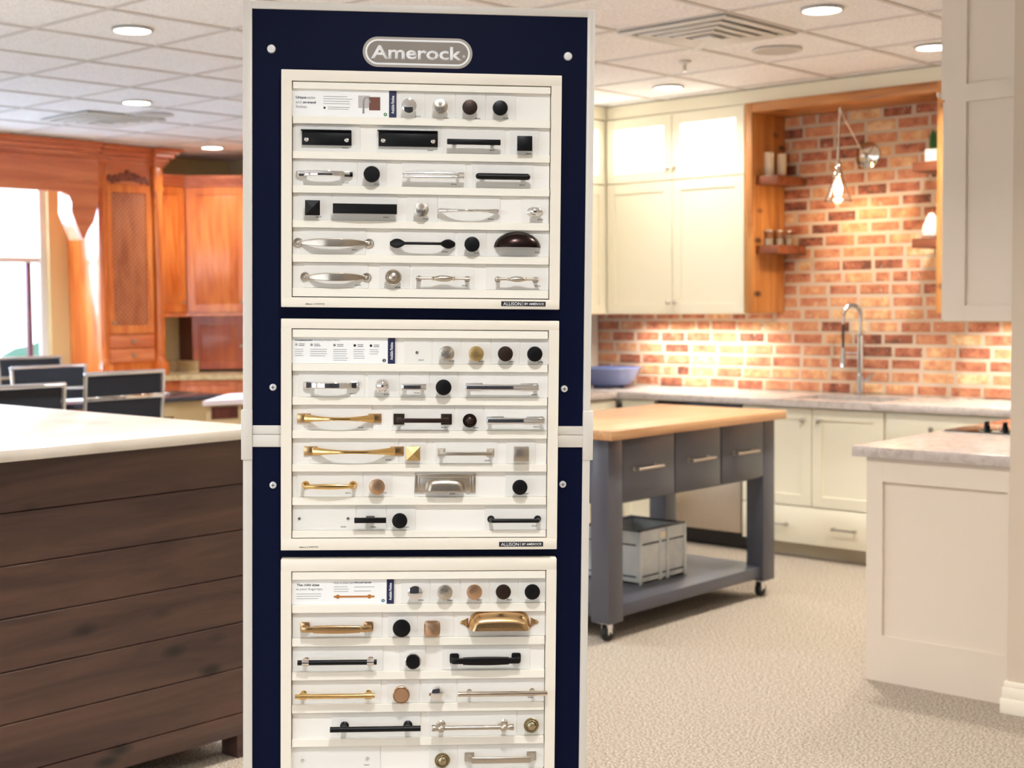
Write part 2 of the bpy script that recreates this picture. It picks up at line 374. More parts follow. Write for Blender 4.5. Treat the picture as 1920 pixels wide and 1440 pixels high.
HARDWARE = [
('knob','chrome',-0.2054,0.5382,0.0292,0.0290,0.016,'polished chrome round knob, first knob in the top row of the upper board'),
('knob','nickel',-0.1456,0.5379,0.0296,0.0294,0.016,'brushed nickel round knob between chrome and bronze knobs in the upper board top row'),
('knob','bronze',-0.0880,0.5379,0.0294,0.0291,0.016,'dark bronze round knob, third in the top row of the upper board'),
('knob','black',-0.0289,0.5378,0.0295,0.0291,0.016,'matte black round knob at the right of the upper board top row'),
('edge_pull','black',-0.3643,0.4758,0.0952,0.0284,0.003,'shorter flat black edge pull with two silver screws, left on the upper board'),
('edge_pull','black',-0.2068,0.4767,0.1149,0.0298,0.003,'longer flat black edge pull with two silver screws in the middle of the upper board'),
('flat_bar','black',-0.0800,0.4708,0.1038,0.0105,0.018,'slim straight black bar pull left of the black square knob'),
('square_knob','black',0.0194,0.4701,0.0293,0.0286,0.016,'flat black square knob beside the slim black bar pull, upper board'),
('chunky_pull','chrome',-0.3686,0.4057,0.1065,0.0123,0.018,'polished chrome pull with stepped ends left of the ridged black knob on the upper board'),
('ridged_knob','black',-0.2770,0.4054,0.0322,0.0321,0.018,'black round knob with ridged edge between two chrome pulls, upper board'),
('double_bar','chrome',-0.1578,0.4056,0.1188,0.0136,0.018,'long chrome pull of two parallel rods right of the ridged black knob'),
('round_bar','black',-0.0222,0.4054,0.1072,0.0125,0.018,'black bar pull with rounded ends at the right of the third row, upper board'),
('pyramid_knob','black',-0.3907,0.3395,0.0286,0.0290,0.016,'black pyramid-faced square knob left of the long black rectangular pull'),
('wide_bar','black',-0.2898,0.3387,0.1236,0.0192,0.018,'long wide black rectangular pull beside the black pyramid knob'),
('knob','nickel',-0.1809,0.3386,0.0287,0.0286,0.016,'brushed nickel round knob in the middle of the fourth row, upper board'),
('bulb_pull','chrome',-0.0885,0.3383,0.1207,0.0106,0.018,'slim curved chrome pull with rounded bulb ends beside the nickel knob'),
('oval_knob','chrome',0.0424,0.3390,0.0316,0.0200,0.018,'small chrome oval knob on an oval base at the right edge of the upper board'),
('eyelet_pull','nickel',-0.3508,0.2729,0.1559,0.0161,0.014,'largest nickel arched pull with round eyelet feet, fifth row of the upper board'),
('spoon_pull','black',-0.1778,0.2733,0.1240,0.0187,0.016,'black pull with spoon-shaped ends in the middle of the fifth row'),
('knob','black',-0.0817,0.2730,0.0298,0.0297,0.016,'black round knob between the spoon-ended pull and the bronze cup pull'),
('cup_pull','dark_bronze',0.0086,0.2838,0.0902,0.0307,0.018,'dark oil-rubbed bronze half-moon cup pull at the right of the upper board'),
('eyelet_pull','nickel',-0.3461,0.2065,0.1373,0.0162,0.014,'nickel arched pull with eyelet feet in the bottom row of the upper board'),
('ring_knob','nickel',-0.2345,0.2071,0.0318,0.0318,0.016,'satin nickel knob with raised rings, bottom row of the upper board'),
('spindle_pull','nickel',-0.1372,0.2059,0.1034,0.0131,0.018,'longer nickel spindle pull with a swollen middle, bottom row of the upper board'),
('spindle_pull','nickel',0.0075,0.2060,0.0834,0.0113,0.018,'shorter nickel spindle pull in the bottom right corner of the upper board'),
('knob','nickel',-0.1296,0.0595,0.0302,0.0299,0.016,'brushed nickel round knob, first knob in the top row of the middle board'),
('knob','brass',-0.0718,0.0596,0.0300,0.0299,0.016,'satin brass round knob in the top row of the middle board'),
('knob','bronze',-0.0145,0.0597,0.0298,0.0297,0.016,'dark bronze round knob in the top row of the middle board'),
('knob','black',0.0434,0.0597,0.0302,0.0300,0.016,'matte black round knob in the top right corner of the middle board'),
('chunky_pull','chrome',-0.3539,-0.0042,0.1062,0.0150,0.018,'polished chrome pull with stepped ends left of the chrome ball knob, middle board'),
('ball_knob','chrome',-0.2546,-0.0042,0.0287,0.0289,0.020,'mirror chrome ball knob in the second row of the middle board'),
('flat_bar','chrome',-0.1935,-0.0062,0.0480,0.0126,0.018,'very short chrome bar pull left of the black knob, middle board'),
('knob','black',-0.1354,-0.0066,0.0311,0.0312,0.018,'black round knob left of the long dark-faced chrome pull, middle board'),
('plate_bar','chrome',-0.0199,-0.0063,0.1431,0.0120,0.018,'long chrome bar pull with mounting plates, second row of the middle board'),
('twist_pull','gold',-0.3383,-0.0692,0.1641,0.0182,0.016,'polished gold twisted pull on square backplates, shorter of the two'),
('square_foot_pull','bronze',-0.1753,-0.0708,0.1150,0.0151,0.018,'dark bronze pull on large pyramid square feet, middle board'),
('ring_knob','bronze',-0.0833,-0.0722,0.0278,0.0285,0.016,'dark bronze knob with raised rings, middle board third row'),
('plate_bar','chrome',0.0073,-0.0721,0.1131,0.0121,0.018,'shorter chrome bar pull with mounting plates, third row of the middle board'),
('twist_pull','gold',-0.3098,-0.1338,0.1949,0.0183,0.016,'long polished gold twisted pull on square backplates beside the brass pyramid knob'),
('pyramid_knob','brass',-0.1941,-0.1368,0.0277,0.0285,0.016,'brass pyramid-faced square knob beside the long gold twisted pull'),
('square_foot_pull','nickel',-0.0896,-0.1358,0.1122,0.0127,0.018,'nickel bar pull on small square feet, fourth row of the middle board'),
('square_knob','nickel',0.0184,-0.1372,0.0302,0.0293,0.016,'brushed nickel square knob at the right of the middle board'),
('bow_pull','gold',-0.3577,-0.2014,0.1090,0.0114,0.018,'satin gold bow pull with round feet, fifth row of the middle board'),
('knob','rose',-0.2641,-0.2026,0.0314,0.0316,0.016,'rose gold round knob beside the satin gold bow pull'),
('backplate_cup_pull','nickel',-0.1307,-0.1971,0.1212,0.0375,0.018,'nickel cup pull on a stepped rectangular backplate, middle board'),
('knob','black',0.0166,-0.2035,0.0300,0.0300,0.016,'black round knob right of the nickel cup pull with backplate'),
('stub_bar','black',-0.2772,-0.2679,0.0621,0.0101,0.018,'short black T-shaped pull in the bottom row of the middle board'),
('knob','black',-0.2195,-0.2693,0.0302,0.0305,0.016,'black round knob beside the short black T pull'),
('d_pull','black',0.0077,-0.2696,0.1074,0.0083,0.018,'black wire pull on round feet in the bottom right corner of the middle board'),
('knob','chrome',-0.1884,-0.4123,0.0297,0.0300,0.016,'mirror chrome round knob, first knob in the top row of the lower board'),
('knob','nickel',-0.1298,-0.4118,0.0305,0.0307,0.016,'brushed nickel round knob in the top row of the lower board'),
('knob','rose',-0.0717,-0.4115,0.0306,0.0308,0.016,'rose gold round knob in the top row of the lower board'),
('knob','bronze',-0.0143,-0.4116,0.0300,0.0302,0.016,'dark bronze round knob in the top row of the lower board'),
('knob','black',0.0433,-0.4120,0.0308,0.0309,0.016,'matte black round knob at the right of the lower board top row'),
('stepped_pull','champagne',-0.3420,-0.4834,0.1426,0.0159,0.018,'champagne bronze pull with stepped square feet, lower board'),
('knob','black',-0.2147,-0.4821,0.0351,0.0355,0.018,'large black round knob beside the small champagne square knob'),
('pillow_knob','rose',-0.1548,-0.4832,0.0317,0.0308,0.018,'rose gold rounded square knob between the black knob and the wide cup pull'),
('wide_cup_pull','champagne',-0.0201,-0.4703,0.1578,0.0360,0.018,'wide champagne bronze cup pull with pointed side ears'),
('post_bar','black_chrome',-0.3405,-0.5489,0.1547,0.0121,0.018,'black rod pull with polished chrome collars, lower board'),
('capped_knob','black_chrome',-0.1921,-0.5483,0.0323,0.0327,0.018,'black knob set in a chrome ring, lower board'),
('stepped_pull','black',-0.0478,-0.5492,0.1415,0.0161,0.018,'black pull with stepped square feet, lower board'),
('post_bar','gold',-0.3446,-0.6160,0.1558,0.0115,0.018,'satin gold rod pull with gold collars, lower board'),
('capped_knob','rose',-0.2148,-0.6148,0.0336,0.0341,0.018,'rose gold knob with a grooved rim beside the gold rod pull'),
('hexagon_knob','chrome',-0.1445,-0.6142,0.0324,0.0309,0.020,'polished nickel hexagonal faceted knob, lower board'),
('long_rod','polished_nickel',-0.0142,-0.6155,0.1778,0.0104,0.018,'long polished nickel rod pull overhanging the lower board frame'),
('disc_bar','black',-0.2651,-0.6817,0.1780,0.0109,0.022,'long black rod pull on two round discs, lower board'),
('finial_bar','nickel',-0.0729,-0.6817,0.1628,0.0110,0.022,'satin nickel rod pull with ball collars and finial ends'),
('ring_knob','antique_nickel',0.0443,-0.6811,0.0312,0.0312,0.018,'antique nickel ringed knob at the right of the lower board'),
('ring_knob','antique_nickel',-0.1327,-0.7490,0.0312,0.0317,0.018,'antique nickel ringed knob in the last visible row of the lower board'),
('foot_bow_pull','nickel',-0.0159,-0.7477,0.1437,0.0123,0.020,'satin nickel pull with flared square feet in the last visible row'),
]
CARDS = [
[ (-0.2303,-0.1745),(-0.1733,-0.1158),(-0.1145,-0.0565),(-0.0552,0.0030) ], # y=0.5434
[ (-0.4260,-0.3002),(-0.2681,-0.1427),(-0.1405,-0.0173),(-0.0084,0.0494) ], # y=0.4748
[ (-0.4299,-0.3062),(-0.3046,-0.2484),(-0.2186,-0.0933),(-0.0832,0.0389) ], # y=0.4089
[ (-0.4196,-0.3559),(-0.3527,-0.2261),(-0.2088,-0.1490),(-0.1481,-0.0256),(0.0157,0.0706) ], # y=0.3400
[ (-0.4139,-0.2885),(-0.2383,-0.1154),(-0.1084,-0.0530),(-0.0511,0.0716) ], # y=0.2740
[ (-0.4079,-0.2835),(-0.2622,-0.2024),(-0.1980,-0.0753),(-0.0530,0.0714) ], # y=0.2078
[ (-0.2136,-0.1582),(-0.1567,-0.1011),(-0.0989,-0.0422),(-0.0406,0.0153),(0.0169,0.0730) ], # y=0.0607
[ (-0.4175,-0.2889),(-0.2826,-0.2218),(-0.2205,-0.1632),(-0.1619,-0.1070),(-0.1054,0.0721) ], # y=-0.0060
[ (-0.4011,-0.2754),(-0.2360,-0.1129),(-0.1106,-0.0555),(-0.0539,0.0712) ], # y=-0.0728
[ (-0.3978,-0.2227),(-0.2211,-0.1681),(-0.1500,-0.0261),(-0.0101,0.0493) ], # y=-0.1361
[ (-0.4203,-0.2929),(-0.2913,-0.2344),(-0.1915,-0.0688),(-0.0111,0.0710) ], # y=-0.2033
[ (-0.4290,-0.3059),(-0.3043,-0.2461),(-0.2451,-0.1880),(-0.0522,0.0717) ], # y=-0.2706
[ (-0.2158,-0.1593),(-0.1577,-0.1001),(-0.0985,-0.0414),(-0.0397,0.0167),(0.0176,0.0716) ], # y=-0.4159
[ (-0.4293,-0.2536),(-0.2419,-0.1835),(-0.1819,-0.1115),(-0.1051,0.0717) ], # y=-0.4838
[ (-0.4292,-0.2517),(-0.2183,-0.1671),(-0.1335,0.0422) ], # y=-0.5502
[ (-0.4297,-0.2546),(-0.2425,-0.1779),(-0.1731,-0.1041),(-0.1015,0.0712) ], # y=-0.6186
[ (-0.3520,-0.1759),(-0.1582,0.0160),(0.0177,0.0713) ], # y=-0.6886
[ (-0.4315,-0.2556),(-0.1594,-0.1031),(-0.1008,0.0720) ], # y=-0.7539
]
CODES=[ (-0.1885,0.5212),(-0.1323,0.5186),(-0.0714,0.5192),(-0.0161,0.5210),(-0.3291,0.4575),(-0.1636,0.4555),(-0.0415,0.4584),(0.0296,0.4528),(-0.3277,0.3903),(-0.2671,0.3885),(-0.1169,0.3907),(0.0172,0.3913),(-0.3798,0.3233),(-0.2489,0.3243),(-0.1716,0.3226),(-0.0442,0.3239),(0.0539,0.3243),(-0.3103,0.2602),(-0.1336,0.2586),(-0.0718,0.2569),(0.0491,0.2597),(-0.3029,0.1915),(-0.2256,0.1882),(-0.0945,0.1928),(0.0498,0.1937),(-0.1787,0.0457),(-0.1191,0.0442),(-0.0603,0.0439),(-0.0009,0.0434),(0.0571,0.0431),(-0.3131,-0.0213),(-0.2463,-0.0222),(-0.1866,-0.0191),(0.0453,-0.0216),(-0.2968,-0.0878),(-0.1335,-0.0871),(-0.0707,-0.0876),(0.0498,-0.0856),(-0.2422,-0.1515),(-0.0468,-0.1529),(-0.3209,-0.2172),(-0.2508,-0.2169),(-0.1156,-0.2190),(0.0308,-0.2186),(-0.3298,-0.2842),(-0.2714,-0.2844),(-0.2060,-0.2852),(0.0482,-0.2835),(-0.1768,-0.4310),(-0.1189,-0.4320),(-0.0605,-0.4315),(-0.0006,-0.4316),(0.0437,-0.6295),(-0.2821,-0.7616) ]
SCREWS=[ (-0.1874,0.0606),(-0.4161,-0.2677),(-0.3211,-0.2676),(-0.4093,-0.7504),(-0.2815,-0.7486) ]
# ------------------------------------------------------------------ the display stand: x right, y up, z out of its face
S = Matrix(((0.6839, 0.0090, 0.7295, -1.8776),
            (0.7293, 0.0185, -0.6840, 2.0707),
            (-0.0197, 0.9998, 0.0060, 1.3261),
            (0, 0, 0, 1)))
S = S.to_quaternion().to_matrix().to_4x4(); S.translation = (-1.8776, 2.0707, 1.3261)

def stand_root(name, label, cat, x=0, y=0, z=0, group=None):
    o = thing(name, label, cat, group=group)
    o.matrix_world = S @ Matrix.Translation((x, y, z)); return o

st = stand_root('display_stand', 'tall navy display stand with silver-white rails holding three white hardware boards', 'display stand')
PX0, PX1 = -0.511, 0.1465
B().box(PX0, PX1, -0.087, 0.7255, -0.040, -0.030).obj('upper_panel', M['navy'], st)
B().box(PX0, PX1, -1.31, -0.126, -0.040, -0.030).obj('lower_panel', M['navy'], st)
for x0, x1, yb in ((-0.5275, -0.5095, -1.333), (0.1455, 0.1605, -1.318)):
    B().box(x0, x1, yb, 0.7395, -0.075, -0.026, 0.0015).obj('side_rail', M['rail'], st)
b = B().box(-0.5275, 0.1605, 0.7245, 0.7395, -0.075, -0.0262, 0.0015)
b.obj('top_rail', M['rail'], st)
B().box(-0.509, 0.1455, -0.1030, -0.0855, -0.075, -0.0275, 0.001).obj('cross_rail', M['rail'], st)
B().box(-0.509, 0.1455, -0.1280, -0.1036, -0.075, -0.0262, 0.001).obj('cross_rail', M['rail'], st)
for x0, x1 in ((-0.5310, -0.5092), (0.1452, 0.1660)):
    cl = B().box(x0, x1, -0.1536, -0.0547, -0.080, -0.0235, 0.0015).obj('joint_clamp', M['rail'], st)
for x in (-0.512, 0.146):
    yb = -1.336 if x < 0 else -1.323
    B().box(x - 0.025, x + 0.035, yb + 0.001, yb + 0.035, -0.38, 0.25, 0.004).obj('base_foot', M['rail'], st)
def bolt(x, y, r, slot):
    T = Matrix.Translation((x, y, -0.030))
    o = B().lathe([(r, 0), (r, 0.002), (r * 0.85, 0.0042), (0, 0.005)], T, 24).obj('bolt', M['boltm'], st)
    c = B().box(x - r * 0.5, x + r * 0.5, y - r * 0.09, y + r * 0.09, -0.0262, -0.0248)
    c.box(x - r * 0.09, x + r * 0.09, y - r * 0.5, y + r * 0.5, -0.0262, -0.0248)
    if slot: c.obj('cross_slot', M['ink'], o)
for x, y in ((-0.4728, 0.6481), (0.1075, 0.6475)): bolt(x, y, 0.0086, False)
for x, y in ((-0.4693, -0.0103), (0.1075, -0.0106), (-0.4691, -0.2038), (0.1064, -0.2026)): bolt(x, y, 0.0070, True)

def stadium(w, h, n=20):
    r = h / 2; c = w / 2 - r; out = []
    for s_, a0 in ((1, -pi / 2), (-1, pi / 2)):
        for i in range(n + 1):
            a = a0 + pi * i / n; out.append((s_ * c + r * cos(a), r * sin(a)))
    return out
LX, LY = -0.189, 0.6476
T = Matrix.Translation((LX, LY, 0))
lp = B().prism(stadium(0.2145, 0.0585), -0.030, -0.0285, T).obj('logo_plate', M['logo_rim'], st)
B().prism(stadium(0.2045, 0.0490), -0.0285, -0.0281, T).obj('logo_outline', M['whiteink'], lp)
B().prism(stadium(0.1975, 0.0420), -0.0281, -0.0277, T).obj('logo_field', M['logo'], lp)
text_obj('logo_lettering', 'Amerock', 0.1780, 0.0265, LX - 0.0020, LY - 0.0005, -0.0277, M['whiteink'], lp, 0.024)
text_obj('registered_mark', '\u00ae', 0.0050, 0.0050, LX + 0.0905, LY - 0.0055, -0.0277, M['whiteink'], lp)

BOARDS = [
    dict(y=(0.1475, 0.6050), o=(0.1668, 0.5838), strips=[(0.569, 0.5820), (0.5024, 0.5169), (0.4350, 0.4495), (0.3690, 0.3836), (0.3019, 0.3169), (0.2353, 0.2505), (0.1685, 0.1850)],
         name='upper', label='uppermost white display board on the navy stand, knobs and pulls in six rows'),
    dict(y=(-0.3290, 0.1250), o=(-0.3062, 0.1060), strips=[(0.0889, 0.1044), (0.0230, 0.0380), (-0.0431, -0.0280), (-0.1088, -0.0936), (-0.1743, -0.1594), (-0.2403, -0.2250), (-0.3046, -0.2911)],
         name='middle', label='middle white display board on the navy stand with gold twisted pulls'),
    dict(y=(-0.8050, -0.3470), o=(-0.7840, -0.3708), strips=[(-0.3877, -0.3724), (-0.4538, -0.4376), (-0.5205, -0.5048), (-0.5880, -0.5721), (-0.6535, -0.6374), (-0.7213, -0.7061), (-0.7822, -0.7722)],
         name='lower', label='lowest white display board on the navy stand, cut off by the photo edge'),
]
BX0, BX1, IX0, IX1 = -0.4515, 0.0925, -0.4312, 0.0724
def info_text(par, x, y, txt, w, h, m='ink', bold=0.0): text_obj('printed_text', txt, w, h, x, y, -0.0078, M[m], par, bold, align='LEFT')
def info_lines(par, x, y, n, w, dy, m='greyink', h=0.0009):
    b = B(); random.seed(int(abs(x * 1e4)) + n)
    for i in range(n):
        b.box(x, x + w * random.uniform(0.8, 1.0), y - i * dy - h / 2, y - i * dy + h / 2, -0.0079, -0.0077)
    b.obj('printed_line', M[m], par)
codes = list(CODES)
for bi, bd in enumerate(BOARDS):
    y0, y1 = bd['y']; q0, q1 = bd['o']
    r = stand_root('display_board', bd['label'], 'display board', group='white hardware boards on the stand')
    b = B()
    b.box(BX0, BX1, q1, y1, -0.030, 0, 0.0012).box(BX0, BX1, y0, q0, -0.030, 0, 0.0012)
    b.box(BX0, IX0, q0 - 0.001, q1 + 0.001, -0.030, -0.00005).box(IX1, BX1, q0 - 0.001, q1 + 0.001, -0.030, -0.00005)
    b.obj('frame', M['board'], r)
    B().box(IX0, IX1, q0, q1, -0.0295, -0.020).obj('backing', M['ink'], r)
    B().box(IX0 + 0.0016, IX1 - 0.0016, q0 + 0.0016, q1 - 0.0016, -0.0200, -0.0110).obj('tray', M['tray'], r)
    for a, c in bd['strips']:
        B().box(IX0 + 0.0016, IX1 - 0.0018, a, c, -0.0110, -0.0020, 0.0006, 1).obj('divider_strip', M['strip'], r)
    rows = [(bd['strips'][i + 1][1], bd['strips'][i][0]) for i in range(6)]
    for ri in range(6):
        lo, hi = rows[ri]
        for x0, x1 in CARDS[bi * 6 + ri]:
            cd = B().box(x0, x1, lo + 0.0005, hi - 0.0005, -0.0110, -0.0095, 0.0003, 1).obj('sample_card', M['card'], r)
            for cx, cy in codes:
                if x0 - 0.004 < cx < x1 and lo < cy < hi + 0.001:
                    k = 'BP%05d' % (53000 + int(abs(cx * 7919 + cy * 104729)) % 999 + bi * 1000)
                    text_obj('code_text', k, 0.0105, 0.0024, cx, cy, -0.0095, M['ink'], cd, 0.01)
        for x, y in SCREWS:
            if lo < y < hi:
                B().lathe([(0.0036, 0), (0.0036, 0.0012), (0.0028, 0.0022), (0.0016, 0.0022), (0.0012, 0.0010), (0, 0.0010)], Matrix.Translation((x, y, -0.0095)), 18).obj('bare_screw', M['chrome'], r)
    lo, hi = rows[0]; hi += 0.001 if bi != 1 else 0.0012
    ic = B().box(-0.4325 + (0.0015 if bi == 0 else 0.002), -0.2445, lo + 0.0003, hi, -0.0110, -0.0080).obj('info_card', M['info'], r)
    B().box(-0.2445, -0.2303, lo + 0.0003, hi, -0.0110, -0.0079).obj('navy_tab', M['navyink'], ic)
    text_obj('tab_lettering', 'Available Finishes', 0.0345, 0.0058, -0.2372, (lo + hi) / 2 - 0.001, -0.0079, M['whiteink'], ic, 0.02, pi / 2)
    X = -0.4305; Y = (lo + hi) / 2
    if bi == 0:
        info_text(ic, X + 0.0065, Y + 0.009, 'Unique', 0.0200, 0.0062, 'navyink', 0.02); info_text(ic, X + 0.0285, Y + 0.009, 'styles', 0.0150, 0.0062, 'greyink')
        info_text(ic, X + 0.0065, Y + 0.0005, 'and', 0.0105, 0.0052, 'greyink'); info_text(ic, X + 0.0195, Y + 0.0005, 'on-trend', 0.0250, 0.0052, 'navyink', 0.02)
        info_text(ic, X + 0.0065, Y - 0.0080, 'finishes.', 0.0220, 0.0056, 'greyink')
        info_lines(ic, X + 0.0590, Y + 0.0125, 4, 0.058, 0.0046); info_lines(ic, X + 0.0680, Y - 0.0080, 2, 0.046, 0.0036)
        B().lathe([(0.0022, 0), (0.0022, 0.0003)], Matrix.Translation((X + 0.0615, Y - 0.0095, -0.0080)), 20).obj('printed_dot', M['ink'], ic)
        B().box(X + 0.1265, X + 0.1490, Y - 0.0085, Y + 0.0155, -0.0080, -0.0077).obj('printed_photo', M['greyimg'], ic)
        B().box(X + 0.1475, X + 0.1690, Y - 0.0125, Y + 0.0130, -0.0079, -0.0076).obj('printed_photo', M['brownimg'], ic)
        B().sweep([(X + 0.1365, Y - 0.0190, -0.0074), (X + 0.1365, Y + 0.0060, -0.0074), (X + 0.1400, Y + 0.0120, -0.0074), (X + 0.1460, Y + 0.0120, -0.0074), (X + 0.1500, Y + 0.0015, -0.0074)], 0.0004, [0.0020, 0.0012, 0.0010, 0.0011, 0.0011], (0, 0, 1)).obj('printed_faucet', M['greyink'], ic)
        dotm = 'greenimg'
    elif bi == 1:
        info_text(ic, X + 0.0055, Y + 0.0190, 'Complementing', 0.0345, 0.0046, 'navyink', 0.02); info_text(ic, X + 0.0425, Y + 0.0190, 'Plumbing Finishes Matrix', 0.0500, 0.0042, 'greyink')
        for k, (dx, mt) in enumerate(((0.0080, 'greyimg'), (0.0375, 'greyink'), (0.0820, 'logo'), (0.1215, 'ink'), (0.1530, 'ink'))):
            B().lathe([(0.0026, 0), (0.0026, 0.0003)], Matrix.Translation((X + dx, Y + 0.0105 - k * 0.0003, -0.0080)), 20).obj('printed_dot', M[mt], ic)
            info_lines(ic, X + dx + 0.0050, Y + 0.0118 - k * 0.0003, 2, 0.013, 0.0032, 'ink', 0.0010)
            info_lines(ic, X + dx - 0.0025, Y + 0.0015, (4, 4, 6, 5, 3)[k], (0.017, 0.034, 0.030, 0.022, 0.019)[k], 0.0042)
        dotm = 'ink'
    else:
        info_text(ic, X + 0.0095, Y + 0.0125, 'The right sizes', 0.0440, 0.0062, 'ink', 0.02)
        info_text(ic, X + 0.0085, Y + 0.0045, 'at your fingertips.', 0.0520, 0.0062, 'greyink')
        info_lines(ic, X + 0.0090, Y - 0.0045, 3, 0.052, 0.0048)
        info_text(ic, X + 0.0820, Y + 0.0170, 'How to select the', 0.0370, 0.0044, 'greyink'); info_text(ic, X + 0.1205, Y + 0.0170, 'right pull length', 0.0350, 0.0044, 'navyink', 0.02)
        info_lines(ic, X + 0.0820, Y + 0.0090, 3, 0.031, 0.0046); info_lines(ic, X + 0.1220, Y + 0.0085, 2, 0.040, 0.0080)
        g = B().box(X + 0.0820, X + 0.1620, Y - 0.0125, Y - 0.0088, -0.0080, -0.0076)
        for dx in (0.0900, 0.1520): g.lathe([(0.0042, 0), (0.0042, 0.0005)], Matrix.Translation((X + dx, Y - 0.0106, -0.0080)), 20)
        g.obj('printed_pull', M['goldimg'], ic)
        dotm = 'tealimg'
    B().lathe([(0.0034, 0), (0.0034, 0.0003)], Matrix.Translation((-0.2515, lo + 0.0065, -0.0080)), 22).obj('printed_badge', M[dotm], ic)
    text_obj('badge_number', '123'[bi], 0.0018, 0.0034, -0.2515, lo + 0.0065, -0.0076, M['whiteink'], ic, 0.02)
    yb = y0 + 0.0103
    if bi < 2:
        text_obj('board_text', 'Allison %d' % (bi + 1), 0.0170, 0.0030, -0.3965 - 0.011 * bi, yb - 0.004, 0.0, M['ink'], r, 0.02)
        text_obj('board_text', '(CDB1967%d)' % (4 + bi), 0.0185, 0.0034, -0.3770 - 0.011 * bi, yb - 0.004, 0.0, M['ink'], r, 0.02)
    pl = B().box(-0.0228, 0.0650, yb - 0.0045, yb + 0.0050, 0, 0.0006).obj('name_plate', M['ink'], r)
    text_obj('plate_lettering', 'ALLISON', 0.0355, 0.0062, -0.0010, yb + 0.0002, 0.0006, M['whiteink'], pl, 0.0)
    text_obj('plate_lettering', '|', 0.0006, 0.0070, 0.0200, yb + 0.0002, 0.0006, M['whiteink'], pl, 0.0)
    text_obj('plate_lettering', 'BY AMEROCK', 0.0390, 0.0046, 0.0428, yb + 0.0002, 0.0006, M['whiteink'], pl, 0.01)

# ------------------------------------------------------------------ knobs and pulls
def arc(w, z0, z1, n=17, flat=0.0):
    """points along x from -w/2 to w/2 rising from z0 to z1 in the middle"""
    out = []
    for i in range(n):
        t = -1 + 2 * i / (n - 1); a = abs(t)
        k = 1 if a < flat else 1 - ((a - flat) / (1 - flat)) ** 2
        out.append((t * w / 2, 0, z0 + (z1 - z0) * k))
    return out
def lerp_list(n, f): return [f(abs(-1 + 2 * i / (n - 1))) for i in range(n)]
def superpoly(rx, ry, p=5, n=40):
    o = []
    for i in range(n):
        a = 2 * pi * i / n; c, s_ = cos(a), sin(a)
        o.append((rx * math.copysign(abs(c) ** (2 / p), c), ry * math.copysign(abs(s_) ** (2 / p), s_)))
    return o
RX = Matrix.Rotation(pi / 2, 4, 'Y')      # lathe axis onto +X
def TX(x, y=0, z=0): return Matrix.Translation((x, y, z))
FIN = dict(chrome='chrome', nickel='nickel', bronze='bronze', black='black', dark_bronze='dbronze', brass='brass', gold='gold', champagne='champ',
           rose='rose', polished_nickel='pnickel', antique_nickel='anickel', black_chrome='black')

